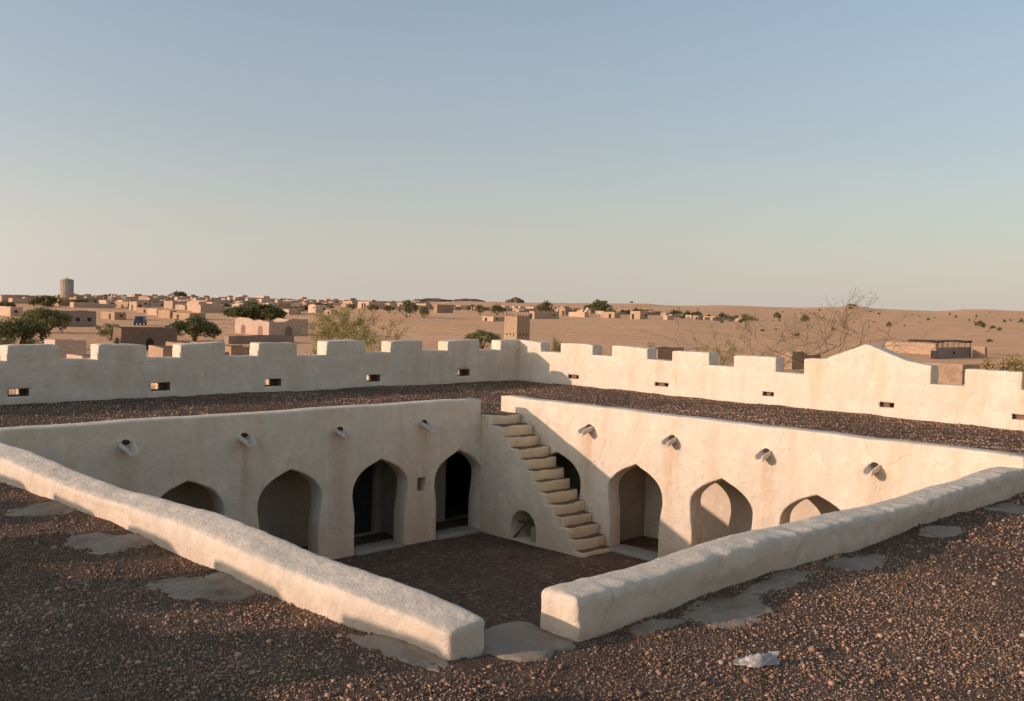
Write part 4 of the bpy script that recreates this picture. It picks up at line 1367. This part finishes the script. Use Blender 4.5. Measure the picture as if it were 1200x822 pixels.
# ------------------------------------------------------------------ trees and bushes
def leaves_mesh(name, P, size, mat, parent, g, stretch=1.8, droop=0.0):
    N = len(P)
    s = size * g.uniform(0.6, 1.4, N)
    a = g.normal(size=(N, 3)); a[:, 2] = a[:, 2] * 0.7 - droop; a /= np.linalg.norm(a, axis=1)[:, None]
    b = np.cross(a, g.normal(size=(N, 3))); b /= np.linalg.norm(b, axis=1)[:, None]
    A, B = a * (s * stretch)[:, None], b * s[:, None]
    V = np.stack([P - A, P + B * 0.8, P + A, P - B * 0.8], 1).reshape(-1, 3)
    me = bpy.data.meshes.new(name)
    me.vertices.add(len(V)); me.vertices.foreach_set('co', V.ravel())
    me.loops.add(4 * N); me.loops.foreach_set('vertex_index', np.arange(4 * N))
    me.polygons.add(N); me.polygons.foreach_set('loop_start', np.arange(0, 4 * N, 4)); me.polygons.foreach_set('loop_total', np.full(N, 4))
    me.update()
    at = me.attributes.new('tint', 'FLOAT', 'POINT')
    at.data.foreach_set('value', np.repeat(g.random(N), 4))
    me.materials.append(mat)
    return link(bpy.data.objects.new(name, me), parent)

def limbs(bm, rng, p, d, L, rad, depth, tips, spread=0.6, up=0.1, segs=4, wig=0.18, nsides=6, flat_to=None, kids=(2, 3)):
    pts, rads = [p.copy()], [rad]
    q, dd = p.copy(), d.normalized()
    for k in range(segs):
        dd = (dd + Vector((rng.gauss(0, wig), rng.gauss(0, wig), rng.gauss(0, wig) + up * 0.3))).normalized()
        q = q + dd * (L / segs)
        pts.append(q.copy()); rads.append(max(0.0045, rad * (1 - 0.45 * (k + 1) / segs)))
    tube(bm, pts, rads, nsides, cap=False)
    if depth == 0:
        tips.append((q.copy(), dd.copy())); return
    n = rng.randint(*kids)
    for k in range(n):
        nd = (dd + Vector((rng.gauss(0, spread), rng.gauss(0, spread), rng.gauss(0, spread * 0.6) + up))).normalized()
        if flat_to is not None and q.z > flat_to: nd = Vector((nd.x, nd.y, nd.z * 0.25)).normalized()
        start = pts[-1] if k < 2 else pts[max(1, segs - 1)]
        limbs(bm, rng, start, nd, L * rng.uniform(0.62, 0.85), rads[-1] * 0.8, depth - 1, tips, spread, up, max(2, segs - 1), wig, max(4, nsides - 1), flat_to, kids)
    if depth <= 2: tips.append((q.copy(), dd.copy()))

def acacia(label, p, W, H, seed, mat, name='acacia_tree', n=5200, leaf=None, group=None, flatness=0.34, low=0.18):
    rng = random.Random(seed); g = np.random.default_rng(seed)
    root = empty(name, p); tag(root, label, 'tree', group)
    bm = bmesh.new(); tips = []
    for k in range(rng.randint(3, 4)):
        a = rng.uniform(0, 6.28)
        limbs(bm, rng, Vector((rng.uniform(-.1, .1), rng.uniform(-.1, .1), -0.3)), Vector((math.cos(a) * 0.55, math.sin(a) * 0.55, 0.9)), H * 0.45, 0.035 * W * 0.6 + 0.05, 3, tips, 0.55, 0.12, 4, 0.15, 6, H * 0.6)
    obj_bm('trunk', bm, M_BARK, root, recalc=False)
    T = np.array([t[0] for t in tips])
    rr = np.hypot(T[:, 0], T[:, 1]); sc = (W / 2 * 0.85) / max(np.percentile(rr, 92), 0.1)
    # clumps of foliage: a ring of flattened cushions, uneven in size, with gaps
    cl = []
    K = 36
    for k in range(K):
        a = rng.uniform(0, 6.28); r_ = W / 2 * math.sqrt(rng.uniform(0.0, 0.92))
        top = H * (1.0 - 0.42 * (r_ / (W / 2)) ** 2) * rng.uniform(0.88, 1.02)
        z = top - H * rng.uniform(0.04, 0.16)
        cl.append((r_ * math.cos(a), r_ * math.sin(a), z, W * rng.uniform(0.09, 0.17), H * flatness * rng.uniform(0.25, 0.5)))
        if rng.random() < 0.85:
            cl.append((r_ * math.cos(a) * 1.02, r_ * math.sin(a) * 1.02, H * rng.uniform(low, 0.65), W * rng.uniform(0.07, 0.13), H * flatness * rng.uniform(0.25, 0.45)))
    C = np.array(cl)
    w = C[:, 3] ** 2; idx = g.choice(len(C), n, p=w / w.sum())
    u = g.normal(size=(n, 3)); u /= np.linalg.norm(u, axis=1)[:, None]; u *= g.random((n, 1)) ** 0.45
    P = C[idx, :3] + u * np.stack([C[idx, 3], C[idx, 3], C[idx, 4]], 1)
    P[:, 2] = np.maximum(P[:, 2], 0.1)
    leaves_mesh('crown', P, leaf or W / 75, mat, root, g)
    return root

def bush(label, p, W, H, seed, mat, name='bush', n=3000, leaf=None, group=None, cat='bush'):
    rng = random.Random(seed); g = np.random.default_rng(seed)
    root = empty(name, p); tag(root, label, cat, group)
    bm = bmesh.new()
    cl = []
    for k in range(16):
        a = rng.uniform(0, 6.28); r_ = W / 2 * math.sqrt(rng.random()) * 0.8
        z = H * (1 - (r_ / (W / 2)) ** 2 * 0.6) * rng.uniform(0.35, 0.85)
        cl.append((r_ * math.cos(a), r_ * math.sin(a), z, W * rng.uniform(0.1, 0.19), H * rng.uniform(0.12, 0.24)))
        e = Vector((r_ * math.cos(a), r_ * math.sin(a), z))
        m = e * 0.5 + Vector((rng.uniform(-.1, .1) * W, rng.uniform(-.1, .1) * W, 0.1 * H))
        tube(bm, [Vector((0, 0, -0.2)), m, e], [0.012 * W, 0.008 * W, 0.003 * W], 5, cap=False)
    obj_bm('stem', bm, M_BARK, root, recalc=False)
    C = np.array(cl); w = C[:, 3] ** 2; idx = g.choice(len(C), n, p=w / w.sum())
    u = g.normal(size=(n, 3)); u /= np.linalg.norm(u, axis=1)[:, None]; u *= g.random((n, 1)) ** 0.5 * (1 + 0.25 * g.normal(size=(n, 1)))
    P = C[idx, :3] + u * np.stack([C[idx, 3], C[idx, 3], C[idx, 4]], 1)
    P[:, 2] = np.maximum(P[:, 2], 0.03)
    leaves_mesh('crown', P, leaf or W / 70, mat, root, g)
    return root

def feathery(label, p, W, H, seed, mat, n_leaf=14000, name='feathery_tree', depth=4):
    """Open, fine-leaved thorn tree: thin rods that arch outwards, with a haze of tiny leaves you can see through."""
    rng = random.Random(seed); g = np.random.default_rng(seed)
    root = empty(name, p); tag(root, label, 'tree')
    bm = bmesh.new(); tips = []
    for k in range(6):
        a = 6.28 * k / 6 + rng.uniform(-.4, .4)
        limbs(bm, rng, Vector((0, 0, -0.3)), Vector((math.cos(a) * rng.uniform(.4, .9), math.sin(a) * rng.uniform(.4, .9), 1.0)), H * 0.42, 0.09, depth, tips, 0.55, 0.05, 4, 0.15, 5)
    T = np.array([t[0] for t in tips])
    k3 = np.array([W / 2 / np.percentile(np.abs(T[:, 0]), 95), W / 2 / np.percentile(np.abs(T[:, 1]), 95), H / np.percentile(T[:, 2], 97)])
    for v in bm.verts: v.co = Vector((v.co.x * k3[0], v.co.y * k3[1], v.co.z * k3[2] if v.co.z > 0 else v.co.z))
    obj_bm('trunk', bm, M_BARK, root, recalc=False)
    T = T * k3
    D = np.array([t[1] for t in tips]) * k3; D /= np.linalg.norm(D, axis=1)[:, None]
    idx = g.integers(0, len(T), n_leaf)
    t = g.random((n_leaf, 1)) ** 0.8
    P = T[idx] + D[idx] * (t * 1.1 - 0.5) * W * 0.10 + g.normal(size=(n_leaf, 3)) * W * 0.018
    P[:, 2] -= t[:, 0] ** 2 * H * 0.05
    leaves_mesh('crown', P, W / 230, mat, root, g, 2.6, 0.3)
    return root

def bare_tree(label, p, W, H, seed, lean, n_leaf=2600, name='bare_tree', depth=5, r0=0.14):
    rng = random.Random(seed); g = np.random.default_rng(seed)
    root = empty(name, p); tag(root, label, 'tree')
    bm = bmesh.new(); tips = []
    limbs(bm, rng, Vector((0, 0, -0.3)), Vector(lean), H * 0.36, r0, depth, tips, 0.62, 0.10, 5, 0.22, 7, None, (2, 3))
    T = np.array([t[0] for t in tips])
    kk = H / np.percentile(T[:, 2], 97)
    lat = np.abs((T[:, 0] - T[:, 1]) * 0.7071); kw = W / max(0.1, np.ptp(np.percentile((T[:, 0] - T[:, 1]) * 0.7071, [3, 97])))
    k3 = np.array([kw, kw, kk])
    for v in bm.verts: v.co = Vector((v.co.x * k3[0], v.co.y * k3[1], v.co.z * k3[2] if v.co.z > 0 else v.co.z))
    obj_bm('trunk', bm, M_BARK, root, recalc=False)
    T = T * k3
    idx = g.integers(0, len(T), n_leaf)
    P = T[idx] + g.normal(size=(n_leaf, 3)) * W * 0.011
    leaves_mesh('crown', P, 0.013, L_GREY, root, g, 2.6)
    return root

def sized(px, w_px, top, r=None, base=None):
    p = along(px, r) if r is not None else ground_at(px, base)
    k = depth_of(p) / FX
    return p, w_px * k, (proj(p)[1] - top) * k

p, W, H = sized(22, 60, 372, r=128); acacia('dense dark spreading tree at the edge behind the shaded battlements', p, W, H, 1, L_DARK, n=9000, flatness=0.5, low=0.15)
p, W, H = sized(3, 34, 391, r=105); bush('yellow green bush in front of the dense dark spreading tree', p, W, H, 2, L_OLIVE, n=3000)
p, W, H = sized(53, 50, 361, base=390); acacia('dull olive acacia in front of the long dark mud house', p, W, H, 3, L_OLIVE, n=7500, flatness=0.5, low=0.15)
p, W, H = sized(129, 38, 374.5, base=399); bush('round olive green bush behind a merlon beside the open sand', p, W, H, 4, L_OLIVE, n=3500)
p, W, H = sized(228, 62, 373, base=400); acacia('dark umbrella acacia next to the low house with the dark arch', p, W, H, 5, L_DARK, n=8500, flatness=0.5, low=0.3)
p, W, H = sized(302, 66, 356.5, base=380); acacia('broad dark acacia rising behind the roofless ruin', p, W, H, 6, L_DARK, n=8000, flatness=0.6, low=0.3)
p, W, H = sized(413, 108, 366, r=72); feathery('airy yellow green thorn tree standing close behind the shaded battlements', p, W, H, 7, L_YEL)
p, W, H = sized(372, 48, 394, r=64); bush('low yellow green scrub at the foot of the airy thorn tree', p, W, H, 8, L_YEL, n=3800, leaf=0.035)
p, W, H = sized(565, 40, 386.5, base=409); acacia('flat topped bushy tree between the airy thorn tree and the square tower', p, W, H, 9, L_OLIVE, n=4200, name='thorn_tree')
p, W, H = sized(652, 24, 390, r=105); bush('rounded green bush beside the square tower behind the battlements', p, W, H, 10, L_OLIVE, n=3200)
p, W, H = sized(764, 26, 400.5, r=105); bush('small bright green bush behind the third sunlit merlon', p, W, H, 11, L_OLIVE, n=2400)
p, W, H = sized(842, 62, 398, r=78); feathery('loose yellowish thorn bush by the notch next to the bare tree', p, W, H, 12, L_YEL, 7000, 'thorn_bush', 3)
p, W, H = sized(998, 215, 352, r=62); bare_tree('large nearly leafless tree with a crooked trunk behind the sunlit battlements', p, W, H, 31, (0.30, -0.30, 0.9), 4000, r0=0.17, depth=6)
p, W, H = sized(888, 70, 372, r=66); bare_tree('slender nearly leafless tree with one thin stem beside the large bare tree', p, W, H, 15, (-0.1, 0.2, 1.0), 1800, depth=5, r0=0.08)
p, W, H = sized(925, 70, 399, r=60); bush('dry scrub seen through the notch below the large bare tree', p, W, H, 16, L_GREY, n=2600, leaf=0.03)
p, W, H = sized(1186, 70, 404, r=100); bush('big straw coloured bush at the edge above the sunlit battlements', p, W, H, 17, L_DRY, n=6500, leaf=0.07)
# trees of the town and the village
FT = [(210, 17, 341.5, None, 350.5, 'flat topped tree standing on the skyline above the town', L_DARK), (478, 22, 352.5, None, 372, 'thick dark green tree at the edge of the village', L_DARK),
      (497, 12, 360, None, 373, 'small dark tree next to the thick tree of the village', L_DARK), (455, 13, 357, None, 367, 'dark tree among the last houses of the town', L_DARK), (436, 14, 356, None, 366, 'grey green tree among the last houses above the thorn tree', L_OLIVE),
      (583, 16, 357, None, 370, 'dark tree just beside the top of the square tower', L_DARK), (562, 14, 357, None, 369, 'grey green tree of the village farther from the tower', L_OLIVE), (640, 15, 352.5, None, 366, 'taller dark tree of the pair behind the square tower', L_DARK),
      (633, 13, 357, None, 367, 'lower dark tree of the pair behind the square tower', L_OLIVE), (704, 24, 352, None, 368, 'broad round tree rising over the middle of the village', L_DARK), (690, 14, 357, None, 367, 'small dark tree touching the broad round tree', L_DARK),
      (716, 12, 361, None, 370, 'low dark tree behind the middle houses of the village', L_OLIVE), (752, 14, 363, None, 371, 'dark low tree over the last pink house of the village', L_DARK), (55, 30, 347.5, None, 359, 'dark grove tree close to the foot of the water tower', L_DARK),
      (92, 20, 351, None, 359, 'low dark tree on the sunny side of the water tower', L_DARK), (8, 26, 353, None, 366, 'dark tree above the pink house at the edge', L_DARK), (38, 14, 352, None, 359, 'grey tree among the houses near the edge of the town', L_OLIVE)]
for n, (px, w, top, r, base, lab, m) in enumerate(FT):
    p, W, H = sized(px, w, top, r, base)
    acacia(lab, p, W, H, 50 + n, m, 'town_tree', 900, W / 32, None, 0.55, 0.3)
# small shrubs dotted over the dunes: one prototype, then copies
def shrub_proto():
    g = np.random.default_rng(9)
    C = np.array([(0, 0, .5, .45, .4), (.4, .1, .35, .35, .3), (-.35, .2, .4, .35, .3), (.05, -.4, .3, .35, .28), (-.2, -.2, .62, .3, .25)])
    idx = g.integers(0, 5, 420); u = g.normal(size=(420, 3)); u /= np.linalg.norm(u, axis=1)[:, None]; u *= g.random((420, 1)) ** .5
    return leaves_mesh('dune_shrub', C[idx, :3] + u * C[idx][:, [3, 3, 4]], 0.055, L_DARK, None, g)
SP = shrub_proto()
SH = [(875, 18, 367, 377, 0), (858, 11, 370, 377.5, 0), (911, 12, 365, 374, 1), (944, 14, 367, 378, 1), (1042, 8, 376, 383.5, 1), (1149, 16, 375, 384, 1), (1163, 9, 381, 386, 1), (1171, 7, 383, 388, 1), (1113, 3, 366, 370, 2), (1120, 4, 369, 373, 2), (1144, 3, 368, 372, 2),
      (1177, 5, 374, 378, 2), (1197, 6, 373, 378, 2), (1088, 5, 372, 376, 2), (997, 8, 358.5, 363, 2), (830, 10, 368, 374, 0), (800, 10, 367.5, 374, 0), (846, 6, 374, 379, 0), (868, 8, 373, 379, 0), (1060, 3, 380, 383, 2), (1030, 4, 366, 369, 2), (960, 4, 362, 365, 2), (740, 6, 353, 355.5, 2)]
ZL = [('small dark shrub by the scattered end of the village', 'shrubs at the end of the village'), ('dark shrub on the near dunes round the bare tree', 'shrubs on the near dunes'), ('tiny far shrub dotted on the upper dunes', 'shrubs on the upper dunes')]
gs = random.Random(4)
for n, (px, w, top, base, z) in enumerate(SH):
    o = SP if n == 0 else SP.copy()
    if n: COL.objects.link(o)
    p, W, H = sized(px, w, top, None, base)
    o.location = p; o.scale = (W / 1.6, W / 1.6, max(H, 0.5) / 0.95); o.rotation_euler = (0, 0, gs.uniform(0, 6.28))
    tag(o, ZL[z][0], 'shrub', ZL[z][1])
for n in range(110):
    px = gs.uniform(600, 1240); r = 260 + 1300 * gs.random() ** 1.2
    if px < 880 and r < 620: continue
    o = SP.copy(); COL.objects.link(o)
    o.location = along(px, r); s = gs.uniform(0.5, 1.3) * (1 if r < 700 else 1.4); o.scale = (s, s, s * .8); o.rotation_euler = (0, 0, gs.uniform(0, 6.28))
    tag(o, 'small scattered tuft on the open sand beyond the battlements', 'shrub', 'tufts scattered over the sand')
for n in range(100):
    px = gs.uniform(40, 480) if n < 72 else gs.uniform(480, 880); r = gs.uniform(360, 900) if n < 72 else gs.uniform(440, 560)
    o = SP.copy(); COL.objects.link(o)
    o.location = along(px, r); q = gs.uniform(1.8, 3.6); o.scale = (q * 1.1, q, q * gs.uniform(.8, 1.2)); o.rotation_euler = (0, 0, gs.uniform(0, 6.28)); o.name = 'small_tree'
    if px < 480: tag(o, 'small dark tree wedged among the houses of the crowded town', 'tree', 'small trees among the town houses')
    else: tag(o, 'small dark tree wedged among the houses of the village', 'tree', 'small trees among the village houses')
